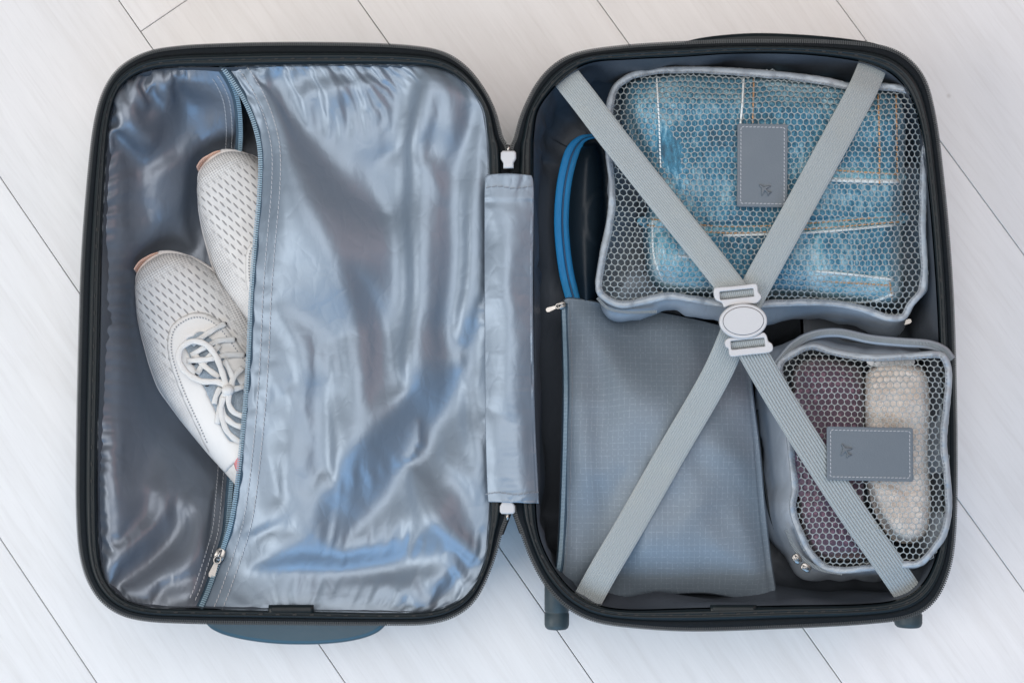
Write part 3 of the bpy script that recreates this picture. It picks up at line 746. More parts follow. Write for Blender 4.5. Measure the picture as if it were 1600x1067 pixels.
# zips: tape, teeth, seams
def zip_on(path, zf, side, parent, tape_m, tooth_m):
    q = np.c_[path, zf(path[:, 1])]
    T = tang(q[:, :2]); N = np.c_[-T[:, 1], T[:, 0]]*side       # points towards the cloth
    rows = [P(q[:, 0]+N[:, 0]*o, q[:, 1]+N[:, 1]*o, q[:, 2]+dz) for o, dz in ((-4, 0.0002), (-2, 0.0010), (1, 0.0012), (4, 0.0006))]
    o = mesh('zipper_tape', np.concatenate(rows), gridf(4, len(q), False), tape_m, parent)
    md = o.modifiers.new('thickness', 'SOLIDIFY'); md.thickness = 0.0007
    mb = MB(); teeth_data(mb, P(q[:, 0]-N[:, 0]*3.5, q[:, 1]-N[:, 1]*3.5, q[:, 2]+0.0012), 0.0020, 0.00058, 0.0019, 0.0011)
    mb.build('zipper_teeth', tooth_m, parent, kind='stuff', smooth=False)
zip_on(ZIPR, zip_z_r, -1, pocket, M['blue_tape'], M['blue_tooth'])
zip_on(ZIPL, zip_z_l, 1, panelL, M['blue_tape'], M['blue_tooth'])
def seam(path, off, bv, parent, m=None, step=0.0042, ln=0.0015, wd=0.00032):
    T = tang(path); N = np.c_[-T[:, 1], T[:, 0]]; q = path+N*off; q = resample(q[4:-4], 6.0)
    mb = MB(); dashes(mb, drop(bv, q[:, 0], q[:, 1], 0.09, 0.0004), step, ln, wd, 0.0003)
    mb.build('stitching', m or M['thread'], parent, kind='stuff', smooth=False)
for off in (-15, -28): seam(ZIPR, off, bvR, pocket)
for off in (10, 19): seam(ZIPL, off, bvL, panelL, M['thread'])
# zip slider with pull
sl = P(344, 866, 0.083)
def slider(name, c, ang, parent, k=1.0, pull=True):
    c = np.asarray(c); ca, sa = math.cos(ang), math.sin(ang); a = np.array([ca, sa, 0]); b = np.array([-sa, ca, 0]); u = np.array([0, 0, 1.0])
    mb = MB()
    def lp(loop, z0, z1):
        n = len(loop); V = [c+a*x*k+b*y*k+u*z0*k for x, y in loop]+[c+a*x*k+b*y*k+u*z1*k for x, y in loop]
        V += [c+a*x*k*0.86+b*y*k*0.86+u*(z1+0.0006)*k for x, y in loop]
        F = gridf(3, n, True)+[tuple(range(2*n, 3*n))]; mb.add(V, F)
    lp([(-.006,-.0030),(-.003,-.0048),(.004,-.0044),(.006,-.002),(.006,.002),(.004,.0044),(-.003,.0048),(-.006,.0030)], 0, .0016)
    V, F = tubedata(np.array([c+a*x*k+u*z*k for x, z in ((-.003,.002),(-.0025,.0045),(.001,.0052),(.0035,.0042),(.004,.002))]), 0.0011*k, None, 6); mb.add(V, F)
    o = mb.build(name, M['metal'], parent)
    if pull:
        mb = MB()
        ring = np.array([c+a*(x)*k+b*y*k+u*0.0035*k for x, y in [(0.0005+0.0035*math.cos(t)-0.005, 0.003*math.sin(t)) for t in np.arange(12)*math.pi/6]])
        V, F = tubedata(ring, 0.0008*k, None, 6, True); mb.add(V, F)
        L = [(-.0075,-.0018),(-.018,-.0030),(-.0205,-.0022),(-.0212,0),(-.0205,.0022),(-.018,.0030),(-.0075,.0018),(-.007,0)]
        n = len(L); V = [c+a*x*k+b*y*k+u*(0.0022+z)*k for z in (0, .0013) for x, y in L]
        mb.add(V, gridf(2, n, True)+[tuple(range(n, 2*n)), tuple(range(n))[::-1]])
        pl = mb.build('pull_tab', M['metal'], parent, smooth=False)
    return o
slider('zip_slider', sl, math.radians(70), pocket, 1.0)

# hinge cover
HC = resample(cr([(762,273),(795,271),(828,274),(834,290),(833,400),(834,550),(838,690),(842,778),(838,786),(800,785),(766,782),(760,770),(757,650),(757,500),(757,380),(758,290)], 8), 3.0, closed=True)
def hH(X, Y):
    c = np.interp(Y, [272, 785], [796, 800]); t = np.clip((X-c)/40, -1, 1)
    z = 0.1185+0.0075*(1-t*t)
    z += 0.0030*facet(X, Y, 34, 21, 3.0, 1.57)+0.0010*facet(X, Y, 18, 22, 2.5, 1.4)+0.0008*noise(X*2.2, Y*0.35, 60, 3)
    z += fold(X, Y, [(805,600),(825,660),(836,760)], [-.001,-.003,-.002], 10, 16)+fold(X, Y, [(790,340),(795,500),(790,640)], [.001,.0025,.001], 10, 18)
    z += 0.0012*sm(6, 0, np.abs(Y-292)-18)
    return z
hcL, hcT, hcR, hcB = cr([(760,273),(757,300),(757,450),(758,650),(761,760),(763,784)], 8, False), cr([(760,273),(795,271),(830,274)], 8, False), cr([(830,274),(834,300),(833,450),(836,650),(841,760),(842,786)], 8, False), cr([(763,784),(800,785),(842,786)], 8, False)
hcov, bvH = cloth('hinge_cover', (hcL, hcT, hcR, hcB), hH, (0.022, -0.006), M['satin'], case, 'pale satin flap over the hinge between the halves', nr=41, nc=9, guide=(.08, .05, .03))
md = hcov.modifiers.new('thickness', 'SOLIDIFY'); md.thickness = 0.0008; md.offset = -1
for yy, x0, x1 in ((293, 763, 829), (771, 762, 838)):
    xs = np.linspace(x0, x1, 30); mb = MB(); dashes(mb, drop(bvH, xs, yy+1.5*np.sin(xs/9), 0.12, 0.0004), 0.0052, 0.0021, 0.0004, 0.0004)
    mb.build('stitching', M['thread_dark'], hcov, kind='stuff', smooth=False)
# zip tape ends running under the hinge cover + white zip pulls
for (y0, y1) in ((196, 300), (760, 842)):
    for x0, x1, dirn in ((779, 797, 1), (816, 799, -1)): pass
def white_pull(cx, cy, up, z, h):
    pts = [(-9,-h*.5),(9,-h*.5),(12,-h*.38),(12,-h*.05),(8,h*.2),(8,h*.5),(-8,h*.5),(-8,h*.2),(-12,-h*.05),(-12,-h*.38)]
    l = [P(cx+x, cy+y*up, z)[:2] for x, y in pts]
    o = plate('zip_pull', [l], z, 0.006, 0.0016, M['white_plastic'], case)
    V, F = tubedata(P(np.array([cx, cx]), np.array([cy-up*h*.45, cy-up*h*.85]), z), 0.0016, None, 8); mesh('pull_pin', V, F, M['metal'], o)
white_pull(794.5, 250, 1, 0.1205, 27); white_pull(793, 789, -1, 0.117, 27)
# fabric gusset under the pulls, dark tape between the halves
GU = [(766,215),(782,214),(794,258),(806,214),(832,214),(833,300),(833,760),(836,835),(812,835),(800,800),(787,835),(764,835),(766,760),(765,300)]
GU = resample(np.array(GU, float), 6, closed=True)
patch('hinge_tape', GU, lambda X, Y: 0.1105+0.0006*noise(X, Y, 30, 2), 8, M['tape'], case)

# ------------------------------------------------------------------ sneakers
TOP = [22,29,36,43,48,51.5,53,54.5,58,64,69,71,72,71,66,58]
def sneaker(tip, label, lower):
    PXM = 0.000592
    d = np.array([0.520, -0.854]); v = np.array([0.854, 0.520])          # along the foot, to its image-right side
    tp = P(tip[0], tip[1], 0.045)[:2]
    z0 = 0.0245
    root = empty('sneaker', (tp[0], tp[1], z0), label, 'shoe', 'pair of pale running shoes')
    us = np.r_[np.linspace(0, 30, 10), np.linspace(36, 470, 56), np.linspace(474, 498, 8)]
    l = np.interp(us, UV_, LFT)*PXM; r = np.interp(us, UV_, RGT)*PXM; tpz = np.interp(us, UV_, TOP)*MM
    for a in (l, r, tpz):
        for _ in range(2): a[1:-1] = (a[:-2]+2*a[1:-1]+a[2:])/4
    U = us*PXM; spring = 0.012*np.clip(1-us/120, 0, 1)**2
    th = np.linspace(math.pi, 0, 49); cx = np.sign(np.cos(th))*np.abs(np.cos(th))**0.75; sz = np.sin(th)**0.78
    mid = (l+r)/2; hw = (r-l)/2*0.955
    lat = mid[:, None]+hw[:, None]*cx[None]
    zz = z0+spring[:, None]+0.014+(tpz[:, None]-0.014)*sz[None]
    ins = np.where(us < 30, (1-us/30)*0.004, 0)
    pos = tp[None, None]+d[None, None]*(U+ins)[:, None, None]+v[None, None]*lat[..., None]
    V = np.concatenate([pos, zz[..., None]], -1)
    nr, nc = V.shape[:2]; F = gridf(nr, nc, False)+[tuple(range(nc)), tuple((nr-1)*nc+j for j in range(nc))[::-1]]
    uv = np.stack([np.broadcast_to(U[:, None], lat.shape), lat-mid[:, None]*0.6], -1).reshape(-1, 2)
    up = mesh('upper', V.reshape(-1, 3), F, M['knit'], root, uv=uv)
    bv = BVHTree.FromPolygons([Vector(p) for p in V.reshape(-1, 3)], F)
    # sole
    loop = np.vstack([np.c_[U, l], np.c_[U, r][::-1]]); n = len(loop); c = loop.mean(0); rows = []
    spl = np.r_[spring, spring[::-1]]
    for k, z in ((0.93, 0.0), (0.975, 0.002), (1.0, 0.008), (1.0, 0.014), (0.985, 0.0195), (0.955, 0.021), (0.90, 0.0205)):
        T = tang(loop, True); q = loop.copy(); q = c+(q-c)*k if k < 0.95 else q-(q-c)/np.linalg.norm(q-c, axis=1, keepdims=True)*(1-k)*0.05
        w_ = tp+q[:, :1]*d+q[:, 1:]*v; rows.append(np.c_[w_, z0+z+spl])
    F = gridf(len(rows), n, True)+[tuple(range(n))[::-1], tuple(range((len(rows)-1)*n, len(rows)*n))]
    so = mesh('sole', np.concatenate(rows), F, M['sole'], root)
    # peach toe bumper: a lip of rubber wrapped up over the toe edge
    k = np.array([(10,-41),(5,-33),(2,-25),(1.5,-15),(1.5,-6),(3,2)], float)*PXM; k = cr(k, 5, False)
    w_ = tp+k[:, :1]*d+k[:, 1:]*v
    V2, F2 = tubedata(np.c_[w_, np.full(len(w_), z0+0.033)-0.004*np.linspace(0, 1, len(w_))], np.linspace(0.0010, 0.0015, len(w_))*np.sin(np.linspace(0.5, 2.7, len(w_))), 0.007, 10)
    mesh('toe_bumper', V2, F2, M['peach'], root)
    def on(px, py, off):          # point of the upper seen at a photo pixel
        p0 = Vector(CL); q = Vector(P(px, py, 0.0)); h = bv.ray_cast(p0, (q-p0).normalized())
        return np.array(h[0])+np.array((0, 0, off)) if h[0] is not None else np.append(P(px, py, z0+0.05)[:2], z0+0.05)
    def surf_uv(u, lt, off):      # point on the upper from foot coordinates
        w_ = tp+d*u*PXM+v*lt*PXM; h = bv.ray_cast(Vector((w_[0], w_[1], 1)), Vector((0, 0, -1)))
        z = h[0].z if h[0] is not None else z0+0.03
        return np.array([w_[0], w_[1], z+off])
    def upatch(name, outline, holes, off, m, parent, step=4):
        o = resample(cr(outline, 6), 3.5, closed=True); hs = [resample(cr(x, 6), 3.5, closed=True) for x in holes]
        Vp, Fp, _ = patch_data(o, 0.0, step, hs)
        dd = distpoly(Vp[:, 0], Vp[:, 1], o)
        for x in hs: dd = np.minimum(dd, distpoly(Vp[:, 0], Vp[:, 1], x))
        W = np.array([surf_uv(a, b, off*sm(-1.5, 3, e)) for (a, b), e in zip(Vp, dd)])
        Fp = Fp[:, ::-1]
        q = W[Fp[0]]; nz = np.cross(q[1]-q[0], q[2]-q[0])[2]
        if nz < 0: Fp = Fp[:, ::-1]
        ob = mesh(name, W, Fp, m, parent, uv=Vp*PXM); md = ob.modifiers.new('thickness', 'SOLIDIFY'); md.thickness = 0.0012; md.offset = -1
        return ob, o
    sh = 0 if lower else 45
    tong = [(156+sh,-24),(152+sh,-8),(156+sh,8),(200+sh,14),(260,16),(320,18),(320,-34),(260,-32),(200+sh,-28)]
    ey, eo = upatch('eyestay', [(122+sh,-34),(116+sh,-8),(124+sh,18),(150+sh,36),(200,44),(270,52),(345,58),(350,30),(350,-45),(345,-80),(270,-74),(200+sh*.5,-66),(150+sh,-54)], [tong], 0.0016, M['overlay'], root)
    upatch('tongue', [(150+sh,-28),(146+sh,-8),(150+sh,12),(200+sh,18),(260,20),(326,22),(326,-38),(260,-36),(200+sh,-32)], [], 0.0009, M['tongue'], root)
    # perforations along the eyestay edge
    q = resample(eo, 5.0, closed=True); mb = MB()
    cxy = q.mean(0)
    for a, b in q:
        a2, b2 = cxy[0]+(a-cxy[0])*0.94, cxy[1]+(b-cxy[1])*0.88
        if a2 > 300: continue
        c3 = surf_uv(a2, b2, 0.0024); mb.add(boxv(c3, np.r_[d*0.0007, 0], np.r_[v*0.0004, 0], (0, 0, 0.0002)), BOXF)
    mb.build('perforations', M['thread_dark'], ey, kind='stuff', smooth=False)
    upatch('collar_lining', [(350,-50),(342,-10),(350,24),(400,34),(455,26),(470,-5),(455,-36),(400,-48)], [], 0.0022, M['pink'], root)
    if not lower: return root
    # eyelets and laces
    C2 = lambda x, y: (x/2.667+180, y/2.667+380)
    for x, y in ((460,337),(500,402),(540,467),(345,545),(330,500),(385,590)):
        c3 = on(*C2(x, y), 0.0026); a = np.arange(10)*math.pi/5
        mesh('eyelet', c3+np.c_[np.cos(a)*0.0022, np.sin(a)*0.0018, np.zeros(10)], [tuple(range(10))], M['dark'], ey, smooth=False)
    def lace(pts, offs, wd=0.0025, ht=0.0007):
        p = [on(*C2(x, y), 0) for x, y in pts]; p = np.array(p); p[:, 2] += np.asarray(offs)*MM
        p[1:-1, 2] = np.maximum(p[1:-1, 2], (p[:-2, 2]+p[2:, 2])/2-0.001)
        p = resample(cr(p, 8, False), 0.0016)
        V3, F3 = tubedata(p, wd*(1+0.08*np.sin(np.arange(len(p))*0.8)), ht, 10); mesh('lace', V3, F3, M['lace'], root)
    lace([(462,336),(415,362),(370,392),(325,425)], [3,5,5,4])
    lace([(502,402),(440,408),(385,432),(320,470)], [3,5.5,5.5,4])
    lace([(542,466),(470,468),(400,484),(305,492)], [3,6,6.5,6])
    lace([(330,455),(365,500),(400,530),(440,560)], [3,5,6,5])
    lace([(345,545),(375,500),(415,455),(440,425)], [3,5,6,5])
    lace([(480,612),(458,540),(430,470),(390,425),(335,412),(288,440),(280,490),(308,540),(370,576),(440,580),(482,606)], [11,11,11,11,11,11,11,10,10,10,11], 0.0027, 0.0009)
    lace([(490,615),(500,570),(480,520),(462,490)], [11,10,9,8])
    lace([(540,520),(505,560),(490,610)], [8,10,11])
    lace([(492,612),(520,606),(548,596)], [11,10,8])
    lace([(474,622),(452,660),(462,715),(500,752),(535,765)], [11,9,8,8,7])
    lace([(486,626),(484,670),(505,705),(540,720)], [11,10,9,8])
    lace([(462,640),(450,700),(468,770),(500,810),(532,828)], [10,9,8,7,6])
    lace([(445,600),(425,640),(418,670)], [5,5,4])
    lace([(446,672),(436,715),(432,752)], [5,6,5])
    kp = on(*C2(482, 614), 0.011); bm = bmesh.new(); bmesh.ops.create_uvsphere(bm, u_segments=14, v_segments=10, radius=0.0052)
    for q in bm.verts: q.co = Vector((q.co.x*1.1, q.co.y*0.95, q.co.z*0.7))+Vector(kp)-wloc(root)
    me = bpy.data.meshes.new('lace_knot'); bm.to_mesh(me); bm.free(); link('lace_knot', me, M['lace'], root)
    return root
sneaker((248, 397), 'lower pale running shoe with its laces tied in a loose bow', True)
sneaker((344, 240), 'upper pale running shoe with only its bare toe out of the satin pocket', False)

# ------------------------------------------------------------------ packed things, right half
def net(name, outline, hf, parent, pitch=11.0, hole=0.80, warp=2.5, seed=1):
    px = pitch; py = pitch*0.866
    o = np.asarray(outline); x0, y0 = o.min(0)-pitch; x1, y1 = o.max(0)+pitch
    R = pitch/math.sqrt(3); V = []; F = []; n = 0
    a = math.radians(30)+np.arange(12)*math.pi/6
    rad = np.where(np.arange(12) % 2 == 0, R, R*math.cos(math.pi/6))
    ox = np.cos(a)*rad; oy = np.sin(a)*rad
    ri = np.where(np.arange(12) % 2 == 0, 1.04, 1.0)*R*math.cos(math.pi/6)*hole
    ix = np.cos(a)*ri; iy = np.sin(a)*ri
    cs = []
    for j, y in enumerate(np.arange(y0, y1, py)):
        for x in np.arange(x0, x1, px): cs.append((x+(j % 2)*px/2, y))
    cs = np.array(cs)
    k = inpoly(cs[:, 0], cs[:, 1], o); cs = cs[k]
    X = np.concatenate([cs[:, :1]+ox, cs[:, :1]+ix], 1); Y = np.concatenate([cs[:, 1:]+oy, cs[:, 1:]+iy], 1)
    wx = X+warp*noise(X, Y, 70, seed)+warp*0.5*noise(X, Y, 28, seed+1); wy = Y+warp*noise(X, Y, 70, seed+5)
    Z = hf(wx.ravel(), wy.ravel())-0.0035*sm(16, 5, distpoly(wx.ravel(), wy.ravel(), o))
    V = P(wx.ravel(), wy.ravel(), Z)
    for c in range(len(cs)):
        b = c*24
        F += [(b+i, b+(i+1) % 12, b+12+(i+1) % 12, b+12+i) for i in range(12)]
    F = [f[::-1] for f in F]
    ob = mesh(name, V, F, M['net'], parent)
    md = ob.modifiers.new('thickness', 'SOLIDIFY'); md.thickness = 0.0006; md.offset = 0
    return ob
def loftpx(name, rows, m, parent, flip=False, cap=True):      # rows: (loop px Nx2, z scalar/array)
    n = len(rows[0][0]); V = np.concatenate([P(l[:, 0], l[:, 1], np.broadcast_to(z, n)) for l, z in rows])
    F = gridf(len(rows), n, True)
    if cap:
        b = (len(rows)-1)*n; V = np.vstack([V, V[b:].mean(0)+np.array((0, 0, 0.0025))]); F += [(b+i, b+(i+1) % n, b+n) for i in range(n)]
    if flip: F = [f[::-1] for f in F]
    return mesh(name, V, F, m, parent)
def cloth_loft(name, rows, m, parent, seed, sub=5):
    n = len(rows[0][0]); L = np.stack([np.c_[l, np.broadcast_to(z, n)] for l, z in rows]); k = len(rows); ar = np.arange(n)*4.0
    t = np.linspace(0, k-1, (k-1)*sub+1); out = []
    for a in t:
        i = min(int(a), k-2); f = a-i
        p0, p1, p2, p3 = L[max(i-1, 0)], L[i], L[i+1], L[min(i+2, k-1)]
        q = 0.5*(2*p1+(p2-p0)*f+(2*p0-5*p1+4*p2-p3)*f*f+(3*p1-p0-3*p2+p3)*f**3)
        w_ = min(a/1.2, 1)*min((k-1-a)/1.2, 1); T = tang(q[:, :2], True); N = np.c_[-T[:, 1], T[:, 0]]
        dsp = 5.5*facet(ar, ar*0+a*16, 46, seed, 1.2, 0.6)+2.2*facet(ar, ar*0+a*14, 19, seed+1, 1.3, 1.0)
        q = q.copy(); q[:, :2] += N*(dsp*w_)[:, None]; q[:, 2] += 0.0006*dsp*w_
        out.append((q[:, :2], q[:, 2]))
    return loftpx(name, out, m, parent)
def binding(name, loop, z, wpx, parent, m, seed, inner_drop=0.0):
    n = len(loop); T = tang(loop, True); N = np.c_[-T[:, 1], T[:, 0]]; c = loop.mean(0)
    if ((c-loop)*N).sum() < 0: N = -N
    ar = np.arange(n)*6.0
    wv = wpx*(1+0.16*noise(ar, ar*0+3, 50, seed)); zz = z+0.0022*noise(ar, ar*0, 45, seed+2)+0.0010*noise(ar, ar*0+9, 16, seed+4)
    rows = []
    for t, dz in ((0.5, -0.009), (0.06, -0.0060), (-0.03, -0.0022), (0.04, -0.0004), (0.14, 0.0006), (0.5, 0.0007), (0.92, 0.0004), (1.0, -0.0010), (1.02, -0.003)):
        jit = ridged(ar, ar*0+t*30, 22, seed+7)*0.0010+noise(ar, ar*0+t*22, 11, seed+8)*0.0006
        k = loop+N*(wv*t)[:, None]+N*(jit*500)[:, None]*(1.0 if t < 0.5 else 0.3); rows.append((k, zz+dz+jit*(1 if -0.005 < dz else 0.4)))
    o = loftpx(name, rows, m, parent, True, False)
    mb = MB(); k = loop+N*(wv*0.82)[:, None]
    dashes(mb, P(k[:, 0], k[:, 1], zz+0.0016), 0.0034, 0.0012, 0.00028, 0.0003, True)
    mb.build('stitching', M['thread_dark'], o, kind='stuff', smooth=False)
    return o
def patch_tag(name, cx, cy, wx, wy, ang, z, parent, plane_at, plane_ang, ps):
    base = P(cx, cy, z); ca, sa = math.cos(ang), math.sin(ang)
    def W(l): l = np.asarray(l); return np.c_[base[0]+(l[:, 0]*ca-l[:, 1]*sa)*S, base[1]+(l[:, 0]*sa+l[:, 1]*ca)*S]
    o = plate(name, [W(rrect(0, 0, wx, wy, 3.0))], z, 0.0022, 0.0006, M['leather'], parent)
    L = W(rrect(0, 0, wx-5.5, wy-5.5, 1.5, 3)); mb = MB()
    dashes(mb, np.c_[L, np.full(len(L), z+0.0012)], 0.0033, 0.0011, 0.0003, 0.00028, True)
    mb.build('stitching', M['thread'], o, kind='stuff', smooth=False)
    half = [(0,12),(1.6,10),(1.8,4.5),(11,-2.5),(11,-4.8),(1.8,-2.0),(1.3,-8),(4.8,-11),(4.8,-12.6),(0,-11.2)]
    pts = np.array(half+[(-x, y) for x, y in half[::-1][1:-1]])*ps
    c2, s2 = math.cos(plane_ang), math.sin(plane_ang)
    pts = np.c_[pts[:, 0]*c2-pts[:, 1]*s2+plane_at[0], pts[:, 0]*s2+pts[:, 1]*c2+plane_at[1]]
    plate('airplane_emblem', [W(pts)], z+0.0013, 0.0024, 0.0005, M['emblem'], o)
    return o

# --- big cube with jeans
BIG = [(968,124),(1000,109),(1060,104),(1140,106),(1220,112),(1290,121),(1330,130),(1380,130),(1425,138),(1448,158),(1453,195),(1449,280),(1447,360),(1450,420),(1446,455),(1428,478),(1414,500),(1385,502),(1340,487),(1290,479),(1220,480),(1160,484),(1110,478),(1050,469),(1010,476),(970,482),(940,468),(930,448),(936,400),(948,340),(951,290),(946,240),(945,180),(953,143)]
BIGL = resample(cr(BIG, 8), 4.0, closed=True)
cube1 = empty('packing_cube', tuple(P(1195, 300, 0.030)), 'larger grey packing cube with hexagonal mesh top, filled with blue jeans', 'packing cube', 'grey packing cubes with mesh tops')
def grow(loop, px, bias=None):
    T = tang(loop, True); N = np.c_[-T[:, 1], T[:, 0]]; c = loop.mean(0)
    if ((c-loop)*N).sum() < 0: N = -N
    k = np.full(len(loop), float(px))
    if bias is not None: k = k+bias
    return loop-N*k[:, None]
ZB1 = 0.088+0.019*sm(1000, 1450, BIGL[:, 0])
zb1 = lambda X: 0.088+0.019*sm(1000, 1450, X)
def front_bias(loop, y0, y1, amt): return amt*sm(y0, y1, loop[:, 1])
fb = front_bias(BIGL, 440, 480, 1.0)*sm(1440, 1400, BIGL[:, 0])*sm(920, 960, BIGL[:, 0])
rb1 = sm(1390, 1440, BIGL[:, 0])
rows = [(grow(BIGL, -8), ZB1-0.002), (grow(BIGL, -2, fb*4), ZB1-0.008), (grow(BIGL, -3, fb*22-22*rb1), 0.072), (grow(BIGL, -8, fb*30-30*rb1), 0.058), (grow(BIGL, -24, fb*26-30*rb1), 0.044), (grow(BIGL, -42, fb*20), 0.034), (grow(BIGL, -48), 0.030)]
wr = lambda l, s: 0.0016*noise(l[:, 0], l[:, 1], 40, s)
rows = [(l, z+wr(l, 3)*(0 if i in (0, 6) else 1)) for i, (l, z) in enumerate(rows)]
cloth_loft('cube_body', rows, M['cube_fabric'], cube1, 61)
binding('binding', BIGL, ZB1, 11.5, cube1, M['binding'], 3)
NETB = resample(grow(BIGL, -9), 6, closed=True)
def h_big(X, Y):
    d = distpoly(X, Y, NETB)
    k = sm(2, 52, d)*(0.72+0.28*sm(960, 1040, X))
    z = zb1(X)+0.0008+(0.0225-0.003*sm(1100, 1450, X))*k
    z += 0.0016*noise(X, Y, 80, 4)*sm(0, 30, d)+0.0012*noise(X, Y, 36, 6)*sm(0, 20, d)
    return z
net('mesh_panel', grow(BIGL, -5), h_big, cube1, 9.7, 0.925, 4.2, 2)
patch_tag('leather_patch', 1191, 259, 39.5, 66, math.radians(-1), float(h_big(np.array([1160., 1191, 1220]), np.array([259., 200, 310])).max())+0.0022, cube1, (3, -38), math.radians(48), 0.92)
# front zip of the cube
zp = cr([(934,462),(950,478),(980,484),(1025,483)], 6, False); mb = MB()
teeth_data(mb, P(zp[:, 0], zp[:, 1]+4, 0.084), 0.0012, 0.0004, 0.0013, 0.0012)
mb.build('zipper_teeth', M['grey_tooth'], cube1, kind='stuff', smooth=False)
slider('zip_slider', P(1398, 510, 0.074), math.radians(200), cube1, 0.72)

# jeans folded in the cube
jeans = empty('jeans', tuple(P(1200, 300, 0.034)), 'folded faded blue denim jeans seen through the larger mesh cube', 'jeans')
JO = resample(cr([(985,122),(1060,112),(1160,113),(1260,120),(1340,130),(1402,137),(1416,168),(1414,260),(1410,340),(1408,400),(1411,440),(1402,476),(1340,478),(1270,470),(1200,462),(1120,462),(1060,458),(1024,440),(1012,400),(1010,350),(1016,320),(1000,250),(978,200),(974,150)], 8), 4, closed=True)
def h_jeans(X, Y):
    d = distpoly(X, Y, JO)
    z = 0.058+(h_big(X, Y)-0.0075-0.058)*np.sqrt(np.clip(1-(1-np.clip(d/24, 0, 1))**2, 0, 1))
    z = np.minimum(z, h_big(X, Y)-0.0040)
    z -= 0.004*sm(0, 30, (X-1010)*0.0+np.maximum(0, 45-np.abs(X-1165)-0.25*np.abs(Y-430)))*sm(360, 420, Y)
    z += -0.003*sm(345, 352, Y)*sm(430, 360, Y)*0.5
    z += 0.0042*sm(349, 345, Y+0.05*(X-1200))-0.004*np.exp(-((Y+0.05*(X-1200)-352)/5)**2)+0.0016*sm(1166, 1163, X)*sm(352, 340, Y)
    z += 0.0016*facet(X, Y, 50, 41, 1.5, 0.7)+0.0008*facet(X, Y, 24, 42)+fold(X, Y, [(1262,375),(1266,420),(1262,462)], [-.004,-.006,-.004], 7, 12)+fold(X, Y, [(1102,400),(1110,430),(1106,462)], [-.004,-.006,-.004], 7, 10)+fold(X, Y, [(1085,130),(1095,200),(1110,280)], [-.002,-.004,-.002], 14, 24)+fold(X, Y, [(1020,150),(1050,250),(1070,330)], [.001,.003,.001], 18, 18)
    return z
V, F, Z = patch_data(JO, h_jeans, 5)
jb = mesh('trouser_fold', P(V[:, 0], V[:, 1], Z), F, M['denim'], jeans)
loftpx('trouser_fold', [(JO, 0.0585), (grow(JO, 5), 0.050), (grow(JO, 4), 0.042), (grow(JO, -6), 0.034)], M['denim'], jeans)
def jpiece(name, pts, off, m, step=5, taper=4):
    o = resample(cr(pts, 6), 4, closed=True)
    hf = lambda X, Y: h_jeans(X, Y)+off*sm(-2, taper, distpoly(X, Y, o))-0.0006
    return patch(name, o, hf, step, m, jeans), hf
jpiece('pocket', [(1272,424),(1330,428),(1396,436),(1398,470),(1340,474),(1272,462)], 0.0022, M['denim_pale'])
jpiece('trouser_leg', [(1014,352),(1050,356),(1098,420),(1100,458),(1060,456),(1026,436)], 0.0022, M['denim_pale'])
jpiece('waistband', [(1010,338),(1130,350),(1250,346),(1404,332),(1403,352),(1260,364),(1130,368),(1010,356)], 0.0020, M['denim_pale'])
jpiece('pocket', [(1300,262),(1404,270),(1404,284),(1300,284)], 0.0018, M['denim_pale'])
jpiece('belt_loop', [(1268,372),(1284,372),(1286,424),(1268,424)], 0.0022, M['denim_pale'])
def jseam(pts, m, wd=0.0012, off=0.0028):
    q = cr(pts, 8, False); V, F = tubedata(P(q[:, 0], q[:, 1], h_jeans(q[:, 0], q[:, 1])+off-0.0012), wd, 0.0009, 6); mesh('seam', V, F, m, jeans)
def jstitch(pts, m, off=0.003):
    q = cr(pts, 8, False); mb = MB(); dashes(mb, P(q[:, 0], q[:, 1], h_jeans(q[:, 0], q[:, 1])+off-0.0008), 0.0036, 0.0014, 0.0006, 0.0005); mb.build('stitching', m, jeans, kind='stuff', smooth=False)
jseam([(1298,281),(1350,283),(1405,284)], M['fray'], 0.002); jseam([(1162,120),(1160,160),(1157,196)], M['fray'], 0.0010)
jseam([(1275,424),(1330,429),(1396,437)], M['fray']); jseam([(1280,466),(1330,472),(1370,468),(1396,458)], M['fray'], 0.002)
jseam([(1130,368),(1260,364),(1400,352)], M['fray']); jseam([(1060,400),(1098,404)], M['fray'])
jseam([(1020,345),(1022,400),(1036,440)], M['fray'])
jstitch([(1012,342),(1130,354),(1250,350),(1404,337)], M['orange_thread']); jstitch([(1012,352),(1130,364),(1250,359),(1404,347)], M['orange_thread'])
jstitch([(1300,266),(1404,273)], M['orange_thread']); jstitch([(1372,150),(1374,220),(1374,285)], M['orange_thread']); jstitch([(1400,150),(1402,280)], M['orange_thread'])
jstitch([(1390,442),(1394,468)], M['orange_thread']); jstitch([(1178,118),(1176,190)], M['orange_thread'])
jstitch([(1026,122),(1030,200),(1032,260)], M['fray']); jstitch([(1288,440),(1390,446)], M['orange_thread'])

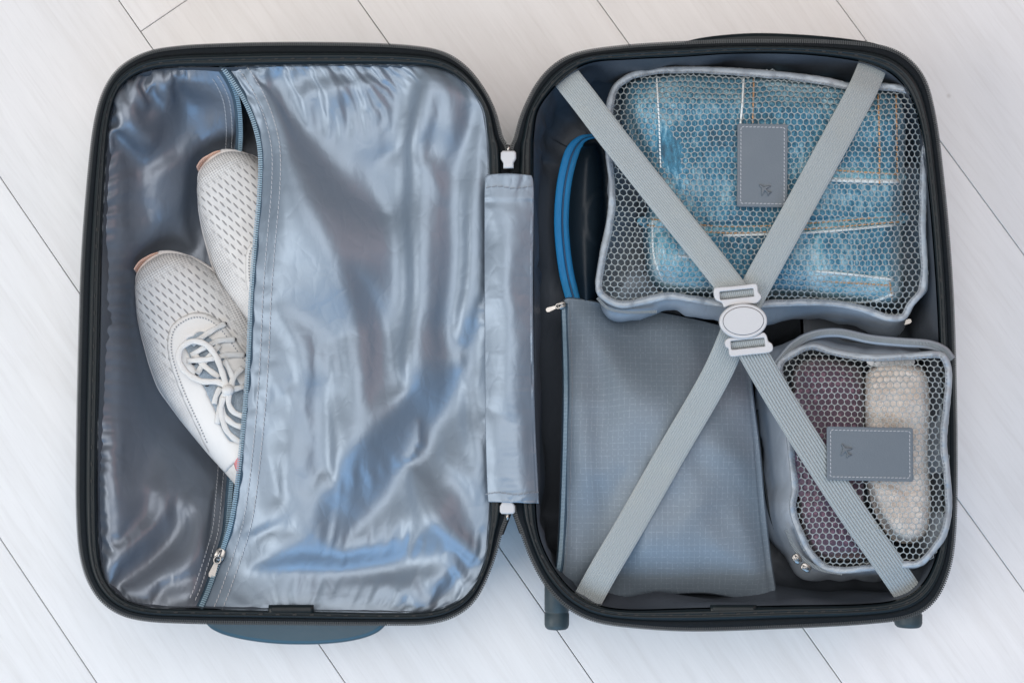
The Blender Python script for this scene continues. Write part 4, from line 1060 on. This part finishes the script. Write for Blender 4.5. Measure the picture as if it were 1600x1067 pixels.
# --- small cube
SML = [(1212,575),(1228,552),(1268,536),(1310,546),(1360,553),(1420,551),(1462,548),(1480,556),(1488,585),(1484,640),(1480,690),(1485,740),(1488,790),(1480,835),(1462,862),(1440,884),(1405,888),(1360,892),(1310,896),(1280,886),(1258,860),(1238,815),(1233,790),(1236,760),(1230,700),(1226,660),(1222,620)]
SMLL = resample(cr(SML, 8), 4.0, closed=True)
cube2 = empty('packing_cube', tuple(P(1350, 720, 0.03)), 'smaller grey packing cube with mesh top, holding a cream knit and a plum garment', 'packing cube', 'grey packing cubes with mesh tops')
zb2 = lambda X: 0.090+0.031*sm(1210, 1480, X)
ZB2 = zb2(SMLL[:, 0]); rb2 = sm(1420, 1480, SMLL[:, 0])
lb = sm(1300, 1240, SMLL[:, 0])*sm(540, 600, SMLL[:, 1]); tb = sm(590, 555, SMLL[:, 1]); bb = sm(850, 885, SMLL[:, 1])*sm(1470, 1400, SMLL[:, 0])
rows = [(grow(SMLL, -8), ZB2-0.002), (grow(SMLL, -2, lb*6+tb*5+bb*2-8*rb2), ZB2-0.007), (grow(SMLL, -3, lb*26+tb*15+bb*12-50*rb2), 0.070), (grow(SMLL, -5, lb*44+tb*20+bb*17-62*rb2), 0.056), (grow(SMLL, -10, lb*46+tb*16+bb*14-62*rb2), 0.044), (grow(SMLL, -26, lb*46+tb*10-60*rb2), 0.034), (grow(SMLL, -40, lb*30-50*rb2), 0.030)]
rows = [(l, z+wr(l, 9)*(0 if i in (0, 6) else 1)) for i, (l, z) in enumerate(rows)]
cloth_loft('cube_body', rows, M['cube_fabric'], cube2, 63)
binding('binding', SMLL, ZB2, 11, cube2, M['binding'], 11)
NETS = resample(grow(SMLL, -8), 6, closed=True)
def h_sml(X, Y):
    d = distpoly(X, Y, NETS)
    z = zb2(X)+0.0006+(0.0165-0.008*sm(1300, 1480, X))*sm(2, 55, d)+0.0014*noise(X, Y, 60, 14)*sm(0, 30, d)+0.0008*noise(X, Y, 30, 16)*sm(0, 20, d)
    z += fold(X, Y, [(1370,845),(1410,835),(1470,815)], [-.001,-.004,-.001], 10, 12)*sm(0, 20, d)
    return z
net('mesh_panel', grow(SMLL, -5), h_sml, cube2, 10.2, 0.925, 4.2, 21)
patch_tag('leather_patch', 1359, 709, 66, 41, math.radians(-1), float(h_sml(np.array([1300., 1359, 1420]), np.array([709., 680, 740])).max())+0.0020, cube2, (-38, 5), math.radians(32), 0.9)
zp = cr([(1212,572),(1240,540),(1270,524),(1310,520),(1360,530),(1410,535),(1450,538),(1474,547),(1486,562)], 8, False); mb = MB()
teeth_data(mb, P(zp[:, 0], zp[:, 1], zb2(zp[:, 0])-0.002), 0.0012, 0.0004, 0.0018, 0.0012); mb.build('zipper_teeth', M['grey_tooth'], cube2, kind='stuff', smooth=False)
V, F = tubedata(P(zp[:, 0], zp[:, 1], zb2(zp[:, 0])-0.0035), 0.0042, 0.0014, 8); mesh('zipper_tape', V, F, M['cube_fabric'], cube2)
zp = cr([(1229,828),(1238,850),(1255,872),(1280,888),(1315,895)], 8, False); mb = MB()
teeth_data(mb, P(zp[:, 0], zp[:, 1], zb2(zp[:, 0])-0.003), 0.0012, 0.0004, 0.0016, 0.0012); mb.build('zipper_teeth', M['grey_tooth'], cube2, kind='stuff', smooth=False)
slider('zip_slider', P(1245, 872, 0.089), math.radians(125), cube2, 0.75, False); slider('zip_slider', P(1259, 886, 0.090), math.radians(150), cube2, 0.75, False)
# piping seam on the visible side
q = cr([(1183,640),(1190,720),(1200,790),(1210,826)], 8, False); V, F = tubedata(P(q[:, 0], q[:, 1], 0.064), 0.0011, None, 8); mesh('piping', V, F, M['rim'], cube2)
# contents
def blob(name, root, pts, zt, zb, edge, m, nsc, amp, step=4, extra=None):
    o = resample(cr(pts, 8), 4, closed=True)
    def hf(X, Y):
        d = distpoly(X, Y, o)
        z = zb+(zt-zb)*np.sqrt(np.clip(1-(1-np.clip(d/edge, 0, 1))**2, 0, 1))+amp*noise(X, Y, nsc, 5)+amp*0.4*ridged(X, Y, nsc*0.5, 8)
        if extra is not None: z = z+extra(X, Y)
        return np.minimum(z, h_sml(X, Y)-0.0028)
    V, F, Z = patch_data(o, hf, step); n0 = len(o)
    W = P(V[:, 0], V[:, 1], Z); ob = mesh(name, W, F, m, root, uv=np.c_[V[:, 0]*S, -V[:, 1]*S])
    zz = hf(o[:, 0], o[:, 1])
    return ob, hf, o
plum = empty('folded_garment', tuple(P(1290, 720, 0.033)), 'plum dotted garment folded in the left side of the smaller mesh cube', 'garment')
blob('garment_fold', plum, [(1240,580),(1275,558),(1330,568),(1350,590),(1352,700),(1350,800),(1362,868),(1320,876),(1275,868),(1250,820),(1246,740),(1240,650)], 0.1000, 0.066, 34, M['purple'], 40, 0.0016)
blob('garment_layer', plum, [(1236,640),(1255,600),(1300,585),(1346,600),(1348,700),(1346,790),(1300,800),(1250,780)], 0.1030, 0.090, 26, M['purple'], 50, 0.0012)
knit = empty('knit_sweater', tuple(P(1400, 700, 0.033)), 'fluffy cream knit rolled in the right side of the smaller mesh cube', 'sweater')
blob('knit_roll', knit, [(1356,578),(1380,566),(1428,567),(1450,586),(1456,640),(1453,720),(1457,780),(1452,828),(1428,848),(1394,842),(1366,800),(1352,750),(1349,660),(1350,600)], 0.1175, 0.070, 18, M['wool'], 22, 0.0022, 4,
     lambda X, Y: fold(X, Y, [(1350,652),(1400,668),(1446,660)], [-.004,-.005,-.003], 8, 8)+fold(X, Y, [(1385,790),(1400,770),(1440,765)], [-.005,-.005,-.003], 8, 8))
blob('knit_fold', knit, [(1356,748),(1395,752),(1432,790),(1428,830),(1400,836),(1386,800)], 0.1175, 0.106, 14, M['wool'], 18, 0.0014, 4)
wl = resample(cr([(1360,556),(1420,556),(1424,572),(1362,572)], 5), 3, closed=True)
patch('white_label', wl, 0.1065, 5, M['white_plastic'], cube2)

# --- flat ripstop pouch
POU = resample(cr([(880,472),(905,468),(960,478),(1040,490),(1110,505),(1150,520),(1168,560),(1176,620),(1186,700),(1194,790),(1203,870),(1211,928),(1200,941),(1160,935),(1100,925),(1030,929),(960,933),(905,934),(872,926),(866,910),(872,860),(877,750),(880,620),(879,520)], 8), 4, closed=True)
pouch = empty('flat_pouch', tuple(P(1030, 720, 0.022)), 'flat slate grey ripstop zip pouch beneath the larger packing cube', 'pouch')
def h_pou(X, Y):
    d = distpoly(X, Y, POU)
    z = 0.039+0.041*sm(492, 640, Y)+0.019*sm(985, 925, X)*sm(640, 492, Y)+0.014*sm(0, 110, d)*sm(470, 640, Y)+0.004*sm(0, 30, d)
    z += 0.006*np.exp(-((X-900)/22)**2)*sm(480, 560, Y)*sm(940, 880, Y)
    A = lambda pts, am, wa, wb, e=4.0: fold(X, Y, pts, [a*MM for a in am], wa, wb, e)
    f = A([(905,480),(950,560),(990,620)], [2,5,2], 30, 26)+A([(915,520),(945,600),(935,720)], [-2,-5,-2], 20, 24)
    f += A([(1080,530),(1090,560),(1110,600)], [2,3,1], 14, 16)+A([(895,640),(915,700),(930,800)], [2,4,1], 14, 26)
    f += A([(930,740),(950,800),(945,850)], [-1,-4,-2], 20, 20)
    z -= 0.015*sm(884, 938, Y)
    f += A([(960,880),(1060,872),(1160,880)], [1,3,2], 26, 40)+A([(1140,760),(1165,840),(1205,930)], [2,5,3], 26, 18)
    f += A([(1090,690),(1150,720),(1170,790)], [2,5,2], 30, 26)+A([(1060,830),(1075,800),(1110,780)], [1,3,1], 12, 16)
    f += A([(990,780),(1010,840),(985,900)], [1,4,1], 20, 18)
    f = f*1.9+0.0060*facet(X, Y, 84, 31, 1.4, 1.2)+0.0016*facet(X, Y, 34, 32, 1.3, 0.9)+0.0012*noise(X, Y, 90, 27)
    return z+f*sm(0, 26, d)
PC = [(880,472),(1150,520),(1204,940),(867,917)]
pl = np.roll(POU, -np.argmin(np.hypot(*(POU-np.array(PC[0])).T)), 0); pl = np.vstack([pl, pl[:1]])
iq = [0]+[int(np.argmin(np.hypot(*(pl[5:-5]-np.array(q)).T)))+5 for q in PC[1:]]+[len(pl)-1]
pT, pR, pB, pL = [pl[a:b+1] for a, b in zip(iq[:-1], iq[1:])]
ptop, bvP = cloth('pouch_top', (pL[::-1], pT, pR, pB[::-1]), h_pou, (0.045, 0.030), M['ripstop'], pouch, nr=23, nc=17, guide=(.2, .10, .05))
zo = h_pou(POU[:, 0], POU[:, 1])
loftpx('pouch_back', [(POU, zo), (grow(POU, 2), zo-0.004), (grow(POU, -6), 0.036), (grow(POU, -22), 0.022)], M['ripstop'], pouch)
zl = cr([(879,474),(881,520),(883,620),(880,750),(875,860),(868,908)], 10, False)
zz = h_pou(zl[:, 0]+3, zl[:, 1])+0.0016
V, F = tubedata(P(zl[:, 0]+2, zl[:, 1], zz-0.0008), 0.0034, 0.0012, 8); mesh('zipper_tape', V, F, M['blue_tape'], pouch)
mb = MB(); teeth_data(mb, P(zl[:, 0]+1, zl[:, 1], zz+0.0006), 0.0012, 0.0004, 0.0016, 0.0008); mb.build('zipper_teeth', M['blue_tooth'], pouch, kind='stuff', smooth=False)
sx = zl+np.array([11, 0]); mb = MB(); dashes(mb, drop(bvP, sx[:, 0], sx[:, 1], 0.07, 0.0004), 0.0030, 0.0011, 0.0003, 0.0003); mb.build('stitching', M['thread_dark'], pouch, kind='stuff', smooth=False)
slider('zip_slider', P(877, 477, 0.064), math.radians(20), pouch, 0.7)

# --- zip case with blue zip
zc = empty('zip_case', tuple(P(915, 340, 0.018)), 'dark navy hard case with a bright blue zip, tucked beside the larger cube', 'case')
CO = resample(cr([(922,210),(902,215),(884,235),(872,280),(867,330),(868,375),(875,430),(888,478),(900,503),(920,506),(942,482),(954,430),(959,350),(957,270),(950,228),(938,212)], 8), 3, closed=True)
FAC = 0.30+0.70*sm(928, 880, CO[:, 0])
def h_case(X, Y):
    d = distpoly(X, Y, CO); z = 0.0405+0.0265*np.sqrt(np.clip(1-(1-np.clip((d-16)/46, 0, 1))**2, 0, 1))
    r = np.hypot((X-948)/34, (Y-343)/46); return z+0.0016*sm(1.05, 0.95, r)
patch('case_lid', grow(CO, 0, -22*FAC), h_case, 4, M['neoprene'], zc)
loftpx('case_base', [(grow(CO, 0, -3*FAC), 0.040), (grow(CO, -1), 0.033), (grow(CO, -4), 0.024), (grow(CO, -14), 0.018)], M['neoprene'], zc)
def ring(name, ins, z, m, wpx, h):
    rows = [(grow(CO, 0, -(ins+wpx*a)*FAC), z+h*b) for a, b in ((-0.5, -1), (-0.49, 0.3), (-0.42, 0.55), (0, 0.6), (0.42, 0.55), (0.49, 0.3), (0.5, -1))]
    loftpx(name, rows, m, zc, True, False)
ring('zip_tape', 5.5, 0.0405, M['blue_zip'], 13, 0.0018); ring('zip_tape', 18.5, 0.0435, M['blue_zip'], 10.5, 0.0018); ring('zipper_coil', 12.4, 0.0422, M['blue_coil'], 4.5, 0.001)
mb = MB(); k = grow(CO, 0, -14*FAC); teeth_data(mb, P(k[:, 0], k[:, 1], 0.0436), 0.0011, 0.0003, 0.0009, 0.0006, True); mb.build('zipper_teeth', M['blue_coil'], zc, kind='stuff', smooth=False)

# ------------------------------------------------------------------ straps and buckle (sewn to the suitcase)
def strap(pts, label, ribs, depth, w0=22.5):
    p = resample(cr(pts, 12, False), 5.0)
    n = len(p); T = tang(p[:, :2]); N = np.c_[-T[:, 1], T[:, 0]]
    m = ribs*6+1; t = np.linspace(-1, 1, m); prof = depth*np.abs(np.cos((t+1)*ribs*math.pi/2))**0.8
    prof[0] = prof[-1] = -0.0008
    X = p[:, 0:1]+N[:, 0:1]*t*w0; Y = p[:, 1:2]+N[:, 1:2]*t*w0
    Z = p[:, 2:3]+prof[None]-0.0012*np.abs(t)[None]**6+0.0008*noise(p[:, 0:1]+t*20, p[:, 1:2], 60, 5)
    V = P(X, Y, Z).reshape(-1, 3)
    L = np.r_[0, np.cumsum(np.linalg.norm(np.diff(p[:, :2], axis=0), axis=1))]*S
    uv = np.stack([np.broadcast_to(L[:, None], X.shape), np.broadcast_to(t[None]*w0*S, X.shape)], -1).reshape(-1, 2)
    F = gridf(n, m, False)
    a = V[F[0][1]]-V[F[0][0]]; b = V[F[0][3]]-V[F[0][0]]
    if np.cross(a, b)[2] < 0: F = [f[::-1] for f in F]
    o = mesh('strap', V, F, M['strap'], case, uv=uv, label=label)
    md = o.modifiers.new('thickness', 'SOLIDIFY'); md.thickness = 0.0014; md.offset = -1
strap([(1368,92,.101),(1357,120,.113),(1342,152,.1225),(1300,230,.1300),(1230,358,.1310),(1168,472,.1270),(1156,500,.124),(1118,588,.116),(1050,706,.109),(985,820,.107),(942,893,.106),(912,948,.100)], 'strap running from the upper right corner to the lower left', 13, 0.00045, 23)
strap([(876,110,.101),(893,132,.110),(915,160,.114),(960,219,.119),(1060,345,.1255),(1120,420,.1300),(1152,462,.132)], 'strap from the upper left corner to the buckle', 13, 0.00040, 22)
strap([(1170,538,.1315),(1185,566,.130),(1230,642,.1265),(1300,752,.1270),(1340,812,.1245),(1388,880,.1180),(1426,936,.100)], 'strap from the buckle to the lower right corner', 10, 0.0011, 22.5)
BZ = 0.1342
buck = None
def rot(l, cx, cy, a):
    l = np.asarray(l); c, s = math.cos(a), math.sin(a); return np.c_[cx+l[:, 0]*c-l[:, 1]*s, cy+l[:, 0]*s+l[:, 1]*c]
def wl_(l, z): return P(l[:, 0], l[:, 1], z)[:, :2]
ang = np.arange(64)*2*math.pi/64
ell = lambda rx, ry: np.c_[np.cos(ang)*rx, np.sin(ang)*ry]
A0 = math.radians(-6)
up = cr([(-32,-16),(-10,-15.5),(12,-15.5),(29,-16),(33,-11),(33,-3),(37,4),(36,9),(28,15),(12,14),(-12,14),(-22,16),(-25,9),(-33,4),(-36,-2),(-36,-11)], 5)
slot = rrect(0, -1, 26.5, 6.2, 1.5, 3)+np.array([-0.5, -0.5])
frame_u = rot(up, 1152, 462, A0); slot_u = rot(slot, 1152, 461, A0)
lowp = cr([(-26,-15),(-10,-14),(12,-14),(24,-18),(29,-13),(31,-4),(36,1),(37,9),(31,14),(10,14.5),(-12,14.5),(-28,14.5),(-32,9),(-32,2),(-36,-2),(-37,-9),(-33,-14)], 5)
frame_l = rot(lowp, 1170, 540, A0); slot_l = rot(rrect(0, 0, 26.5, 6.6, 1.5, 3), 1168.5, 537, A0)
buck = plate('buckle', [wl_(rot(ell(37.5, 27.5), 1161, 502, A0*0.3), BZ+0.004)], BZ+0.0035, 0.0050, 0.0014, M['white_plastic'], case, label='pale grey oval buckle where the straps cross')
plate('buckle_frame', [wl_(frame_u, BZ+.002), wl_(slot_u, BZ+.002)], BZ+0.0015, 0.0036, 0.0010, M['white_plastic'], buck)
plate('buckle_frame', [wl_(frame_l, BZ+.002), wl_(slot_l, BZ+.002)], BZ+0.0015, 0.0036, 0.0010, M['white_plastic'], buck)
plate('button_groove', [wl_(rot(ell(32.2, 22.4), 1161.5, 501.5, A0*0.3), BZ+.006)], BZ+0.0059, 0.0006, 0.0001, M['groove'], buck)
plate('button_plate', [wl_(rot(ell(31.3, 21.5), 1161.5, 501.5, A0*0.3), BZ+.006)], BZ+0.0061, 0.0012, 0.0004, M['white_plastic'], buck)
# strap webbing seen through the slots: folded over the inner bar
for sl_, z in ((slot_u, BZ-0.0008), (slot_l, BZ-0.0006)):
    c = sl_.mean(0); mb = MB()
    for i in range(17):
        t = -25+i*50/16.0
        a = rot([(t-1.2, -7)], c[0], c[1], A0)[0]; b = rot([(t+1.2, 7)], c[0], c[1], A0)[0]
        q = P(np.linspace(a[0], b[0], 4), np.linspace(a[1], b[1], 4), z+np.array([-.001, 0.0006, 0.0006, -.001])); V, F = tubedata(q, 0.00105, 0.0009, 6); mb.add(V, F)
    mb.build('strap_loop', M['strap'], buck)
print('TRIS', sum(len(o.data.polygons) for o in bpy.data.objects if o.type == 'MESH'))
